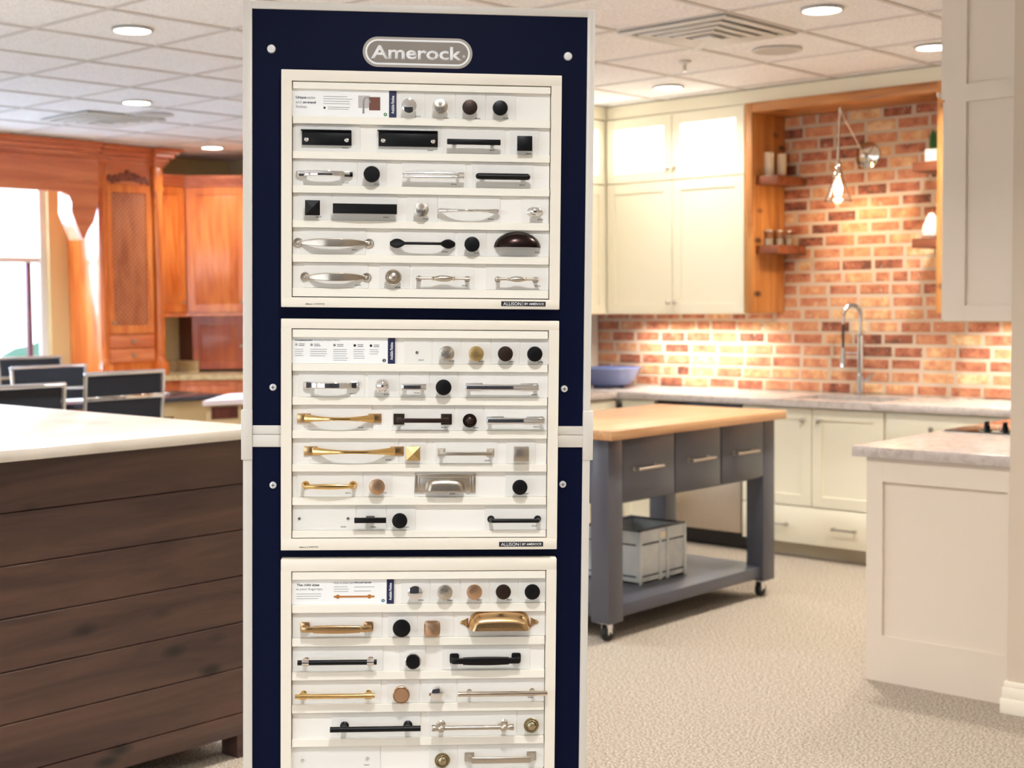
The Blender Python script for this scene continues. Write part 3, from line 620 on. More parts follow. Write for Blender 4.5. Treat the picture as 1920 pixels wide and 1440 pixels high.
def build_hw(kind, fin, w, h, D):
    m = M[FIN[fin]]; R = w / 2; P = []
    if kind == 'knob':
        mm = M['nickel_r'] if fin == 'nickel' else m
        P.append(('knob', B().lathe([(R * .5, 0), (R * .48, .002), (R * .34, .005), (R * .34, D * .5), (R * .9, D * .68), (R, D * .78), (R, D * .88), (R * .95, D * .94), (R * .6, D * .985), (0, D)], seg=48), mm))
    elif kind == 'ring_knob':
        P.append(('knob', B().lathe([(R * .55, 0), (R * .5, .002), (R * .34, .005), (R * .34, D * .45), (R * .95, D * .6), (R, D * .7), (R * .92, D * .78), (R * .80, D * .74), (R * .74, D * .84), (R * .66, D * .88), (R * .60, D * .82), (R * .54, D * .9), (R * .3, D * .98), (0, D)], seg=48), m))
    elif kind == 'ridged_knob':
        P.append(('knob', B().lathe([(R * .5, 0), (R * .34, .004), (R * .34, D * .5), (R * .94, D * .6), (R * .96, D * .9), (R * .88, D * .97), (0, D)], seg=64, wave=1, amp=.05), m))
    elif kind == 'ball_knob':
        P.append(('knob', B().lathe([(R * .5, 0), (R * .3, .003), (R * .3, D * .3)], seg=24).sphere((0, 0, D - R * .85), R, sz=.85, seg=32), m))
    elif kind == 'capped_knob':
        rim = M['chrome'] if fin == 'black_chrome' else m
        P.append(('rim', B().lathe([(R * .5, 0), (R * .4, .004), (R * .4, D * .4), (R * .98, D * .55), (R, D * .9), (R * .93, D * .93), (R * .93, D * .75), (0, D * .75)], seg=48), rim))
        P.append(('cap', B().lathe([(R * .84, D * .75), (R * .84, D * .97), (R * .8, D), (0, D)], seg=48), m))
    elif kind == 'oval_knob':
        P.append(('knob', B().lathe([(R, 0), (R, .0018), (R * .9, .003), (R * .35, .005), (R * .3, D * .45)], seg=40, sy=h / w)
                  .sphere((0, 0, D - R * .42), R * .82, sy=h / w * 1.05, sz=.5, seg=32), m))
    elif kind == 'hexagon_knob':
        b = B().lathe([(R * .5, 0), (R * .36, .003), (R * .36, D * .4), (R * .95, D * .55), (R, D * .75), (R * .8, D * .9), (0, D)], Matrix.Rotation(radians(12), 4, 'Z'), seg=6)
        P.append(('knob', b, m))
    elif kind in ('square_knob', 'pyramid_knob'):
        b = B().lathe([(R * .45, 0), (R * .34, .004), (R * .34, D * .7)], seg=20)
        if kind == 'square_knob': b.box(-R, R, -h / 2, h / 2, D - .007, D, .0008)
        else:
            b.box(-R, R, -h / 2, h / 2, D - .008, D - .0045, .0004)
            vs = [b.bm.verts.new(p) for p in ((-R * .97, -h * .485, D - .0045), (R * .97, -h * .485, D - .0045), (R * .97, h * .485, D - .0045), (-R * .97, h * .485, D - .0045))]
            a = b.bm.verts.new((0, 0, D + .001))
            for i in range(4): b.bm.faces.new((vs[i], vs[(i + 1) % 4], a))
        P.append(('knob', b, m))
    elif kind == 'pillow_knob':
        b = B().lathe([(R * .5, 0), (R * .34, .004), (R * .34, D * .6)], seg=20)
        b.prism(superpoly(R, h / 2, 5), D - .009, D - .002, bev=.0012).prism(superpoly(R * .9, h * .45, 4), D - .0025, D - .0008, bev=.0006)
        P.append(('knob', b, m))
    elif kind == 'edge_pull':
        P.append(('plate', B().box(-R, R, -h / 2, h / 2, .0005, D * .6, .0004).box(-R - .0022, R - .0006, h / 2 - .0012, h / 2 + .0006, .0005, D * .6 + .006, .0003), m))
        for sx in (-1, 1):
            P.append(('screw', B().lathe([(.0046, 0), (.0044, .0015), (.0030, .0026), (.0014, .0016), (0, .0016)], TX(sx * (R - .009), -h * .14 if True else 0, D * .6), 20), M['chrome']))
    elif kind in ('flat_bar', 'plate_bar'):
        P.append(('bar', B().box(-R, R, -h / 2, h / 2, D - .007, D, .0008), m))
        for sx in (-1, 1):
            x = sx * (R * .72 if kind == 'flat_bar' else R - .006)
            b = B().box(x - .0035, x + .0035, -h * .32, h * .32, 0, D - .0065)
            if kind == 'plate_bar':
                a0, a1 = sorted((sx * R, sx * (R - .034))); b.box(a0, a1, -h / 2 - .001, h / 2 + .0015, 0, .0018, .0003)
            P.append(('post', b, m))
    elif kind == 'wide_bar':
        b = B().box(-R, R, -h / 2, h / 2, D - .006, D - .002, .0006)
        b.sweep(arc(w * .98, D - .0025, D + .002, 13), h * .48, .001, power=8)
        P.append(('bar', b, m))
        for sx in (-1, 1): P.append(('post', B().box(sx * R * .8 - .004, sx * R * .8 + .004, -h * .3, h * .3, 0, D - .005), m))
    elif kind == 'round_bar':
        r = h / 2; b = B().cyl((-R + r, 0, D - r), (R - r, 0, D - r), r, seg=24)
        for sx in (-1, 1): b.sphere((sx * (R - r), 0, D - r), r)
        P.append(('bar', b, m))
        for sx in (-1, 1): P.append(('post', B().cyl((sx * R * .75, 0, 0), (sx * R * .75, 0, D - r), r * .75), m))
    elif kind == 'double_bar':
        r = h * .22
        b = B()
        for sy in (-1, 1): b.cyl((-R, sy * h * .27, D - r), (R, sy * h * .27, D - r), r, seg=18)
        P.append(('bar', b, m))
        for sx in (-1, 1): P.append(('post', B().box(sx * R * .8 - .003, sx * R * .8 + .003, -h * .35, h * .35, 0, D - r), m))
    elif kind == 'chunky_pull':
        b = B()
        pts = [(-R, 0, .003), (-R * .9, 0, .006), (-R * .68, 0, .008), (-R * .64, 0, D * .8), (-R * .3, 0, D), (R * .3, 0, D), (R * .64, 0, D * .8), (R * .68, 0, .008), (R * .9, 0, .006), (R, 0, .003)]
        b.sweep(pts, [h * .42, h * .5, h * .46, h * .4, h * .4, h * .4, h * .4, h * .46, h * .5, h * .42], [.0028, .004, .004, .003, .003, .003, .003, .004, .004, .0028], power=7, seg=20)
        P.append(('bar', b, m))
        for sx in (-1, 1): P.append(('foot', B().box(sx * R * .82 - .007, sx * R * .82 + .007, -h * .46, h * .46, 0, .0075, .001), m))
    elif kind == 'bulb_pull':
        n = 25
        P.append(('bar', B().sweep(arc(w * .9, D * .45, D, n), lerp_list(n, lambda a: .0026 + .0028 * max(0, (a - .35) / .65) ** 1.5), lerp_list(n, lambda a: .0022 + .003 * max(0, (a - .35) / .65) ** 1.5)), m))
        for sx in (-1, 1):
            P.append(('foot', B().sphere((sx * (R - .0055), 0, D * .42), .0055, sx=1.1).cyl((sx * (R - .006), 0, 0), (sx * (R - .006), 0, D * .42), .0045, .0035), m))
    elif kind == 'eyelet_pull':
        n = 29
        P.append(('bar', B().sweep(arc(w - .034, .004, D, n, .15), lerp_list(n, lambda a: .0036 + (h / 2 - .0036) * max(0, 1 - a ** 2.5)), .0013, power=5, seg=20), m))
        for sx in (-1, 1):
            x = sx * (R - .0092)
            f = B().lathe([(.0092, 0), (.0092, .0012), (.0078, .0024), (.0050, .0020), (.0044, .0028)], TX(x), 28)
            f.box(min(x, x - sx * .014), max(x, x - sx * .014), -.0042, .0042, .0004, .0040, .001)
            P.append(('foot', f, m)); P.append(('screw', B().sphere((x, 0, .0028), .0036, sz=.6), m))
    elif kind == 'spoon_pull':
        n = 33
        P.append(('bar', B().sweep(arc(w, .006, D, n, .2), lerp_list(n, lambda a: .0028 + (h / 2 - .0028) * max(0, sin(pi * min(max((a - .58) / .44, 0), 1) * .98)) ** .8), lerp_list(n, lambda a: .0024 + .002 * max(0, a - .6)), seg=20), m))
        for sx in (-1, 1): P.append(('foot', B().cyl((sx * (R - .012), 0, 0), (sx * (R - .012), 0, .0095), .0055, .0048), m))
    elif kind == 'cup_pull':
        b = B(); na, ns = 32, 10; g = []
        for j in range(ns + 1):
            s_ = j / ns; row = []
            for i in range(na + 1):
                a = pi * i / na
                row.append(b.bm.verts.new((R * s_ * cos(a), -h / 2 + h * s_ * sin(a), D * sqrt(max(0, 1 - s_ ** 2.4)))))
            g.append(row)
        for j in range(ns):
            for i in range(na): b.bm.faces.new((g[j][i], g[j][i + 1], g[j + 1][i + 1], g[j + 1][i]))
        bmesh.ops.remove_doubles(b.bm, verts=b.bm.verts[:], dist=1e-5)
        bmesh.ops.solidify(b.bm, geom=b.bm.faces[:], thickness=.0012)
        P.append(('cup', b, m))
    elif kind in ('wide_cup_pull', 'backplate_cup_pull'):
        b = B()
        if kind == 'wide_cup_pull': bw, bt, fw, ft, yy = R - .0155, h / 2, R * .68, h * .02, -h / 2
        else: bw, bt, fw, ft, yy = w * .33, h * .22, w * .27, h * .1, -h * .33
        def loop(wd, top, z, k=1.0):
            o = []
            n = 24
            for i in range(n + 1):
                t = -1 + 2 * i / n
                o.append((t * wd, yy + (top - yy) * (1 - abs(t) ** 10) ** .5 * (1 - .14 * t * t), z))
            return o
        L = [loop(bw, bt, 0), loop(bw * .985, bt - .0004, .002), loop((bw + fw) / 2, (bt + ft) / 2 + h * .09, D * .62), loop(fw * 1.04, ft + h * .08, D * .93), loop(fw, ft, D), loop(fw * .96, ft - h * .1, D + .0008)]
        L.append([(x * .9 / .96, yy + (y - yy) * .3, z + .0003) for x, y, z in L[-1]])
        vv = [[b.bm.verts.new(p) for p in l] for l in L]
        for a, c in zip(vv, vv[1:]):
            for i in range(len(a) - 1): b.bm.faces.new((a[i], a[i + 1], c[i + 1], c[i]))
        b.bm.faces.new([v for v in vv[-1]])
        bmesh.ops.recalc_face_normals(b.bm, faces=b.bm.faces[:])
        bmesh.ops.solidify(b.bm, geom=b.bm.faces[:], thickness=.001)
        P.append(('cup', b, m))
        if kind == 'wide_cup_pull':
            for sx in (-1, 1):
                e = B().prism([(sx * (R - .0165), -h * .47), (sx * (R - .007), -h * .27), (sx * (R - .003), -h * .27), (sx * R, -h * .17), (sx * (R - .003), -h * .07), (sx * (R - .008), -h * .05), (sx * (R - .0165), h * .10)][::sx], 0, .002, bev=.0004)
                P.append(('ear', e, m)); P.append(('screw', B().sphere((sx * (R - .0042), -h * .17, .002), .0024, sz=.6), m))
        else:
            P.append(('backplate', B().box(-R, R, -h / 2, h / 2, 0, .0015, .0004).box(-R, R, h * .38, h / 2, 0, .004, .001).box(-R, -R * .9, -h * .5, h / 2, 0, .004, .001).box(R * .9, R, -h * .5, h / 2, 0, .004, .001)
                      .box(-R * .9, -R * .7, -h * .5, -h * .43, 0, .004, .001).box(R * .7, R * .9, -h * .5, -h * .43, 0, .004, .001).box(-R * .87, R * .87, h * .27, h * .33, 0, .003, .0008).box(-R * .87, -R * .82, -h * .35, h * .3, 0, .003, .0008).box(R * .82, R * .87, -h * .35, h * .3, 0, .003, .0008), m))
            ins = B().box(-w * .27, w * .27, -h * .47, -h * .36, .0015, .004, .0008)
            P.append(('lip', ins, m))
    elif kind == 'spindle_pull':
        n = 41; prof = []
        for i in range(n):
            t = -1 + 2 * i / (n - 1); a = abs(t); r = .0024 + (h / 2 - .0026) * max(0, 1 - (a / .36) ** 2) ** .7
            if .36 < a < .44: r = .0042
            if a > .93: r = .0040
            prof.append((r, t * R))
        P.append(('bar', B().lathe(prof, TX(0, 0, D - .006) @ RX, 20), m))
        for sx in (-1, 1): P.append(('foot', B().cyl((sx * (R - .0045), 0, 0), (sx * (R - .0045), 0, D - .006), .0048, .0032).lathe([(.006, 0), (.0055, .0018)], TX(sx * (R - .0045))), m))
    elif kind == 'twist_pull':
        n = 25
        P.append(('bar', B().sweep(arc(w * .80, .007, D + .001, n, .1), lerp_list(n, lambda a: .0036 + (h / 2 - .0036) * a ** 2.2), lerp_list(n, lambda a: .003 + .0022 * a ** 2), power=1.5, seg=8), m))
        for sx in (-1, 1):
            a0, a1 = sorted((sx * R, sx * (R - .026)))
            P.append(('backplate', B().box(a0, a1, -h / 2, h / 2, 0, .0022, .0005).box(sx * (R - .021) - .005, sx * (R - .021) + .005, -h * .4, h * .4, .002, .009, .001), M['champ'] if fin == 'gold' else m))
    elif kind == 'square_foot_pull':
        f = .0215 if fin == 'bronze' else .0150
        P.append(('bar', B().box(-R + f * .3, R - f * .3, -h * .28 - .001, h * .28 - .001, D - .007, D, .001), m))
        for sx in (-1, 1):
            x = sx * (R - f / 2); b = B()
            b.box(x - f / 2, x + f / 2, -f / 2, f / 2, 0, .0025, .0006)
            b.lathe([(f * .66, .0022), (f * .28, .009), (f * .22, D - .003)], TX(x) @ Matrix.Rotation(pi / 4, 4, 'Z'), 4)
            P.append(('foot', b, m))
    elif kind == 'bow_pull':
        n = 21
        P.append(('bar', B().sweep([(-R + .005, 0, 0), (-R + .005, 0, D * .6)] + arc(w * .86, D * .85, D, n) + [(R - .005, 0, D * .6), (R - .005, 0, 0)], [.0045, .0035] + lerp_list(n, lambda a: .0032 + .0022 * (1 - a * a)) + [.0035, .0045], [.0045, .0035] + [.0028] * n + [.0035, .0045]), m))
        for sx in (-1, 1): P.append(('foot', B().lathe([(.0082, 0), (.0080, .002), (.0050, .005)], TX(sx * (R - .0082)), 24), m))
    elif kind == 'stub_bar':
        P.append(('bar', B().box(-R, R, -h / 2, h / 2, D - .008, D, .0008), m))
        P.append(('post', B().box(-.0085, .0085, -.004, .0055, 0, D - .007, .0008), M['bronze']))
    elif kind == 'd_pull':
        r = h / 2
        P.append(('bar', B().sweep([(-R + .007, 0, 0), (-R + .007, 0, D * .6), (-R + .009, 0, D * .85), (-R + .014, 0, D - r), (R - .014, 0, D - r), (R - .009, 0, D * .85), (R - .007, 0, D * .6), (R - .007, 0, 0)], r, r), m))
        for sx in (-1, 1): P.append(('foot', B().lathe([(.0072, 0), (.0070, .002), (.0050, .004)], TX(sx * (R - .0072)), 24), m))
    elif kind == 'stepped_pull':
        n = 13
        P.append(('grip', B().sweep(arc(w * .64, D - .006, D - .005, n), lerp_list(n, lambda a: h * .5 - .0012 * a * a), .0055, power=6, seg=20), m))
        for sx in (-1, 1):
            x = sx * (R - .009)
            b = B().prism(superpoly(.0092, .0098, 6), 0, .0045, TX(x, .001), .0006).box(x - .006, x + .006, -.0052, .0052, .004, D - .004, .001)
            a0, a1 = sorted((x + sx * .004, sx * w * .3)); b.box(a0, a1, -.0052, .0052, D - .0115, D - .0015, .001)
            P.append(('foot', b, m))
    elif kind in ('post_bar', 'long_rod', 'disc_bar', 'finial_bar'):
        r = h * .42 if kind == 'post_bar' else h * .5
        xs = dict(post_bar=(-.40, .42), long_rod=(-.365, .343), disc_bar=(-.345, .36), finial_bar=(-.385, .38))[kind]
        zc = D - r
        if kind == 'finial_bar': P.append(('rod', B().cyl((-R * .78, 0, zc), (R * .78, 0, zc), r * .8, seg=24), m))
        else: P.append(('rod', B().cyl((-R, 0, zc), (R, 0, zc), r, seg=24), m))
        cm = M['chrome'] if fin == 'black_chrome' else m
        for k, f in enumerate(xs):
            x = f * w; sx = -1 if k == 0 else 1
            fr = dict(post_bar=.0062, long_rod=.0052, disc_bar=.0088, finial_bar=.0092)[kind]
            b = B().lathe([(fr, 0), (fr, .002), (fr * .6, .0045), (fr * .5, zc)], TX(x), 24)
            P.append(('post', b, cm))
            if kind == 'post_bar': P.append(('collar', B().cyl((x - .0068, 0, zc), (x + .0068, 0, zc), h * .58, seg=24), cm))
            if kind == 'finial_bar':
                P.append(('collar', B().sphere((x, 0, zc), .0085, sx=1.0), m))
                a = sx * R
                P.append(('finial', B().lathe([(.0040, 0), (.0032, R * .05), (.0056, R * .10), (.0064, R - abs(x) - .002), (.0056, R - abs(x))], TX(x) @ TX(0, 0, zc) @ (RX if sx > 0 else Matrix.Rotation(-pi / 2, 4, 'Y')), 20), m))
    elif kind == 'foot_bow_pull':
        n = 15
        P.append(('bar', B().sweep([(-R + .008, 0, .002), (-R + .010, 0, D * .5), (-R + .016, 0, D * .85)] + arc(w * .7, D - .004, D - .003, n) + [(R - .016, 0, D * .85), (R - .010, 0, D * .5), (R - .008, 0, .002)], h / 2, [.005, .004, .0035] + [.0032] * n + [.0035, .004, .005], power=5, seg=20), m))
        for sx in (-1, 1): P.append(('foot', B().box(sx * (R - .0095) - .0095, sx * (R - .0095) + .0095, -.009, .009, 0, .004, .001).lathe([(.012, .003), (.007, .010)], TX(sx * (R - .0095)) @ Matrix.Rotation(pi / 4, 4, 'Z'), 4), m))
    return P

for kind, fin, cx, cy, w, h, zf, label in HARDWARE:
    P = build_hw(kind, fin, w, h, zf + 0.0095)
    knob = 'knob' in kind
    name = 'cabinet_knob' if knob else ('cup_pull' if 'cup' in kind else 'edge_pull' if kind == 'edge_pull' else 'cabinet_pull')
    cat = 'cabinet knob' if knob else 'cabinet pull'
    mw = S @ Matrix.Translation((cx, cy, -0.0094))
    if len(P) == 1:
        o = P[0][1].obj(name, P[0][2], None, 30); o.matrix_world = mw; tag(o, label, cat, 'sample knobs on the display boards' if knob else 'sample pulls on the display boards')
    else:
        rt = stand_root(name, label, cat, group='sample knobs on the display boards' if knob else 'sample pulls on the display boards'); rt.matrix_world = mw
        for pn, b, mm in P: b.obj(pn, mm, rt, 30)
# ------------------------------------------------------------------ the setting (metres; +Y runs towards the brick wall, -X towards the window wall)
CEIL = 2.743
struct(B().box(-10.5, 4.2, -5.2, 7.95, -0.1, 0).obj('floor', M['carpet']))
struct(B().box(-10.5, 4.2, -5.2, 7.95, CEIL, CEIL + 0.1).obj('ceiling', M['tile']))
g = B()
xs = [-5.345 + 0.61 * k for k in range(-8, 16)]; ys = [3.37 + 0.64 * k for k in range(-13, 7)]
for x in xs: g.box(x - 0.012, x + 0.012, -5.2, 7.69, CEIL - 0.006, CEIL + 0.001)
for y in ys: g.box(-10.35, 4.2, y - 0.012, y + 0.012, CEIL - 0.0055, CEIL + 0.001)
struct(g.obj('trim_1', M['grid']))
# back wall: olive on the left part, kitchen wall behind the brick
struct(B().box(-10.5, -6.30, 7.69, 7.95, 0, CEIL).obj('wall_back', M['olive']))
struct(B().box(-6.30, 0.5, 7.71, 7.95, 0, CEIL).obj('wall_kitchen', M['wallp']))
struct(B().box(-6.30, -6.15, 6.2, 7.71, 0, CEIL).obj('wall_divider', M['wallp']))
w = B()          # window wall with two openings
for y0, y1, z0, z1 in ((-5.2, 7.95, 0, 0.95), (-5.2, 7.95, 2.50, CEIL), (5.94, 7.95, 0.95, 2.50), (0.6, 3.2, 0.95, 2.50), (-5.2, -3.0, 0.95, 2.50)):
    w.box(-10.5, -10.35, y0, y1, z0, z1)
struct(w.obj('wall_left', M['casing']))
for k, (y0, y1) in enumerate(((3.2, 5.94), (-3.0, 0.6))):
    fr = B(); f = 0.05
    fr.box(-10.46, -10.40, y0, y0 + f, 0.95, 2.5).box(-10.46, -10.40, y1 - f, y1, 0.95, 2.5).box(-10.46, -10.40, y0, y1, 0.95, 1.0).box(-10.46, -10.40, y0, y1, 2.45, 2.5)
    fo = fr.obj('window_%d' % (k + 1), M['winframe']); struct(fo)
    B().box(-10.46, -10.42, y1 - 0.16, y1 - 0.125, 1.0, 1.83).obj('mullion', M['mullion'], fo)
    B().box(-10.46, -10.42, y0 + 0.9, y0 + 0.94, 1.0, 2.45).obj('mullion', M['winframe'], fo)
    B().box(-10.46, -10.42, y0 + f, y1 - f, 1.83, 1.87).obj('meeting_rail', M['winframe'], fo)
    B().box(-10.435, -10.432, y0 + f, y1 - f, 1.0, 2.45).obj('pane', M['wglass'], fo)
    B().box(-10.40, -10.30, y0 - 0.02, y1 + 0.02, 0.92, 0.95, 0.004).obj('sill', M['winframe'], fo)
# unseen shop front behind the camera, piers and openings shaped to let daylight in
w = B()
w.box(-10.5, 4.2, -5.3, -5.2, 0, 0.4).box(-10.5, 4.2, -5.3, -5.2, 2.35, CEIL)
for x in (-10.5, -7.2, -3.8, -0.4, 3.0): w.box(x, x + 0.5, -5.3, -5.2, 0.4, 2.35)
struct(w.obj('wall_front', M['wallp']))
w = B(); w.box(4.1, 4.2, -5.2, 7.95, 0, CEIL); struct(w.obj('wall_right', M['wallp']))
struct(B().box(0.4, 0.5, 4.99, 7.71, 0, CEIL).obj('wall_kitchen_end', M['wallp']))
struct(B().box(-2.055, 4.1, 4.89, 4.978, 0, CEIL).obj('wall_pier', M['pier']))
bb = B().box(-2.075, 4.1, 4.868, 4.9785, 0, 0.055, 0.003).box(-2.070, 4.1, 4.874, 4.9785, 0.055, 0.095, 0.003).box(-2.066, 4.1, 4.880, 4.9785, 0.095, 0.115, 0.003)
struct(bb.obj('baseboard_pier', M['base']))
# brick facing, every brick a block set in the mortar bed
bm_ = B(); bm_.box(-6.15, 0.4, 7.6735, 7.71, 0.914, 2.70); struct(bm_.obj('wall_brick_bed', M['mortar']))
bw = B(); tones = []; random.seed(11)
z = 0.920; row = 0; CH = 0.0737
while z < 2.68:
    x = -6.145 - random.uniform(0.0, 0.2)
    while x < -1.0:
        L_ = random.choice((0.172, 0.18, 0.185, 0.19, 0.09 if random.random() < .25 else 0.18))
        x0, x1 = max(x, -6.148), x + L_
        if x1 - x0 > 0.03:
            n0 = len(bw.bm.faces); j = random.uniform(-.002, .002)
            bw.box(x0, x1, 7.668 + random.uniform(0, .005), 7.69, z + j, z + CH - 0.0190 + j, 0.003, 1)
            t = random.choice((0.16, 0.3, 0.42, 0.48, 0.55, 0.6, 0.66, 0.75, 0.9)) + random.uniform(-.04, .04)
            tones += [t] * (len(bw.bm.faces) - n0)
        x = x1 + 0.019 + random.uniform(0, .006)
    z += CH; row += 1
bricks = bw.obj('wall_bricks', M['brick']); struct(bricks)
at = bricks.data.attributes.new('brick_tone', 'FLOAT', 'FACE')
at.data.foreach_set('value', tones)

# ------------------------------------------------------------------ ceiling fittings
def downlight(x, y, label, on=True):
    t = thing('ceiling_downlight', label, 'ceiling light', (x, y, CEIL - 0.006), group='recessed ceiling downlights')
    B().lathe([(0.094, 0), (0.094, -0.004), (0.082, -0.007), (0.080, -0.002), (0.080, 0)], seg=36).obj('trim_ring', M['vent'], t)
    B().lathe([(0.080, -0.001), (0.080, -0.003), (0, -0.003)], seg=36).obj('lens', M['diff_w'], t)
LIGHTS = [(-5.661, 3.695, 'large round ceiling downlight at upper left, nearest the display stand'), (-7.655, 5.014, 'round ceiling downlight beside the left round speaker'),
          (-9.448, 6.878, 'round ceiling downlight above the cherry corner cabinet'), (-8.45, 4.35, 'round ceiling downlight at the left edge of the photo'),
          (-3.182, 5.534, 'round ceiling downlight near the right air vent, at the photo top'), (-4.983, 6.893, 'round ceiling downlight above the white cabinets with lit glass doors'),
          (-3.252, 6.749, 'round ceiling downlight half hidden by the greige upper cabinet')]
for x, y, lb in LIGHTS: downlight(x, y, lb)
def vent(x, y, label):
    t = thing('ceiling_vent', label, 'air vent', (x, y, CEIL - 0.006), group='square ceiling air vents')
    B().box(-.29, .29, -.29, .29, 0.0, 0.003).obj('duct_back', M['ventdark'], t)
    for k, (r, wd) in enumerate(((.300, .042), (.232, .038), (.172, .036), (.114, .034))):
        q = B(); z1 = -.002 - .005 * k; z0 = z1 - .010
        q.box(-r, r, -r, -r + wd, z0, z1, .003).box(-r, r, r - wd, r, z0, z1, .003).box(-r, -r + wd, -r + wd, r - wd, z0, z1, .003).box(r - wd, r, -r + wd, r - wd, z0, z1, .003)
        q.obj('louver', M['vent'], t)
    B().box(-.05, .05, -.05, .05, -.034, -.024).obj('center_plate', M['vent'], t)
vent(-3.83, 5.61, 'square stepped ceiling air vent at the upper right, beside a round speaker')
vent(-8.50, 5.30, 'square ceiling air vent at the left, above the cherry tall cabinet')
def speaker(x, y, label):
    t = thing('ceiling_speaker', label, 'ceiling speaker', (x, y, CEIL - 0.006), group='round ceiling speakers')
    B().lathe([(0.125, 0), (0.125, -0.004), (0.112, -0.006), (0.110, -0.002)], seg=36).obj('rim', M['vent'], t)
    B().lathe([(0.110, -0.001), (0.110, -0.003), (0, -0.005)], seg=36).obj('grille', M['speaker'], t)
speaker(-3.86, 6.27, 'round flat ceiling speaker beside the right air vent')
speaker(-8.09, 5.43, 'round flat ceiling speaker behind the left downlight')
sp = thing('fire_sprinkler', 'small ceiling fire sprinkler left of the right-hand speaker', 'sprinkler', (-4.39, 6.22, CEIL - .006))
B().lathe([(.035, 0), (.035, -.004), (.02, -.008), (.012, -.01), (.012, -.02)], seg=24).obj('escutcheon', M['vent'], sp)
B().cyl((0, 0, -.02), (0, 0, -.045), .005).box(-.010, -.007, -.002, .002, -.05, -.02).box(.007, .010, -.002, .002, -.05, -.02).lathe([(.013, -.052), (.013, -.050)], seg=16).obj('sprinkler_head', M['nickel'], sp)

# ------------------------------------------------------------------ cabinet helpers
def shaker(b, x0, x1, z0, z1, y, st=.06, th=.02, rec=.009):
    """door in the XZ plane whose face looks to -Y at y"""
    b.box(x0, x0 + st, y, y + th, z0, z1, .0012, 1).box(x1 - st, x1, y, y + th, z0, z1, .0012, 1)
    b.box(x0 + st, x1 - st, y + .0004, y + th, z0, z0 + st, .0008, 1).box(x0 + st, x1 - st, y + .0004, y + th, z1 - st, z1, .0008, 1)
    b.box(x0 + st - .002, x1 - st + .002, y + rec, y + th - .001, z0 + st - .002, z1 - st + .002); return b
def knob_at(par, x, y, z, m='nickel', d=(0, -1, 0), r=.014):
    q = Vector(d).to_track_quat('Z', 'Y').to_matrix().to_4x4()
    return B().lathe([(r * .6, 0), (r * .4, .004), (r * .4, .012), (r, .016), (r, .020), (r * .7, .024), (0, .025)], Matrix.Translation((x, y, z)) @ q, 20).obj('knob', M[m], par)
def raised(b, u0, u1, z0, z1, st=.055, th=.02):
    """raised-panel door in local coords: u along X, face at y=0 looking to -Y"""
    shaker(b, u0, u1, z0, z1, 0, st, th, .011)
    i = st + .012; o = st + .038
    A = [(u0 + i, .0100, z0 + i), (u1 - i, .0100, z0 + i), (u1 - i, .0100, z1 - i), (u0 + i, .0100, z1 - i)]
    C_ = [(u0 + o, .0025, z0 + o), (u1 - o, .0025, z0 + o), (u1 - o, .0025, z1 - o), (u0 + o, .0025, z1 - o)]
    a = [b.bm.verts.new(p) for p in A]; c = [b.bm.verts.new(p) for p in C_]
    for k in range(4): b.bm.faces.new((a[k], a[(k + 1) % 4], c[(k + 1) % 4], c[k]))
    b.bm.faces.new(c); return b

# white wall cabinet with lit frosted glass above
wc = thing('wall_cabinet', 'cream double wall cabinet with lit frosted glass doors left of the pine niche', 'cabinet', (0, 0, 0))
B().box(-5.79, -4.716, 7.353, 7.668, 1.395, 2.655, .001).obj('body', M['cream'], wc)
B().box(-5.79, -4.716, 7.335, 7.353, 1.395, 2.655).obj('face_frame', M['cream'], wc)
for x0, x1, kx in ((-5.782, -5.266, -5.289), (-5.260, -4.732, -5.238)):
    d = shaker(B(), x0, x1, 1.402, 2.232, 7.315, .062).obj('door', M['cream'], wc); knob_at(d, kx, 7.315, 1.470)
    f = B(); z0, z1 = 2.240, 2.648; s1, s2 = .060, .062
    f.box(x0, x0 + s1, 7.315, 7.335, z0, z1, .001, 1).box(x1 - s1, x1, 7.315, 7.335, z0, z1, .001, 1).box(x0 + s1, x1 - s1, 7.3155, 7.335, z0, z0 + s2, .001, 1).box(x0 + s1, x1 - s1, 7.3155, 7.335, z1 - s2 - .005, z1, .001, 1)
    d = f.obj('glass_door', M['cream'], wc)
    B().box(x0 + s1, x1 - s1, 7.325, 7.329, z0 + s2, z1 - s2).obj('glass_pane', M['lit_glass'], d); knob_at(d, kx, 7.315, 2.312)
# side run on the divider wall
sc = thing('side_wall_cabinet', 'cream wall cabinet at right angles in the corner, one lit glass door just showing', 'cabinet')
B().box(-6.15, -5.812, 6.45, 7.36, 1.395, 2.655, .001).box(-5.83, -5.792, 7.307, 7.36, 1.395, 2.655).obj('body', M['cream'], sc)
T90 = Matrix.Rotation(pi / 2, 4, 'Z')
def side_door(y0, y1, z0, z1, xf, par, glass=False, m='cream', name='door'):
    b = B(); st = .06
    b.box(xf - .02, xf, y0, y0 + st, z0, z1).box(xf - .02, xf, y1 - st, y1, z0, z1).box(xf - .02, xf - .0005, y0 + st, y1 - st, z0, z0 + st).box(xf - .02, xf - .0005, y0 + st, y1 - st, z1 - st, z1)
    if not glass: b.box(xf - .019, xf - .009, y0 + st, y1 - st, z0 + st, z1 - st)
    d = b.obj(name, M[m], par)
    if glass: B().box(xf - .014, xf - .010, y0 + st, y1 - st, z0 + st, z1 - st).obj('glass_pane', M['lit_glass'], d)
side_door(6.86, 7.305, 1.402, 2.232, -5.792, sc); side_door(6.86, 7.305, 2.240, 2.648, -5.792, sc, True, name='glass_door')
side_door(6.46, 6.855, 1.402, 2.232, -5.792, sc); side_door(6.46, 6.855, 2.240, 2.648, -5.792, sc, True, name='glass_door')
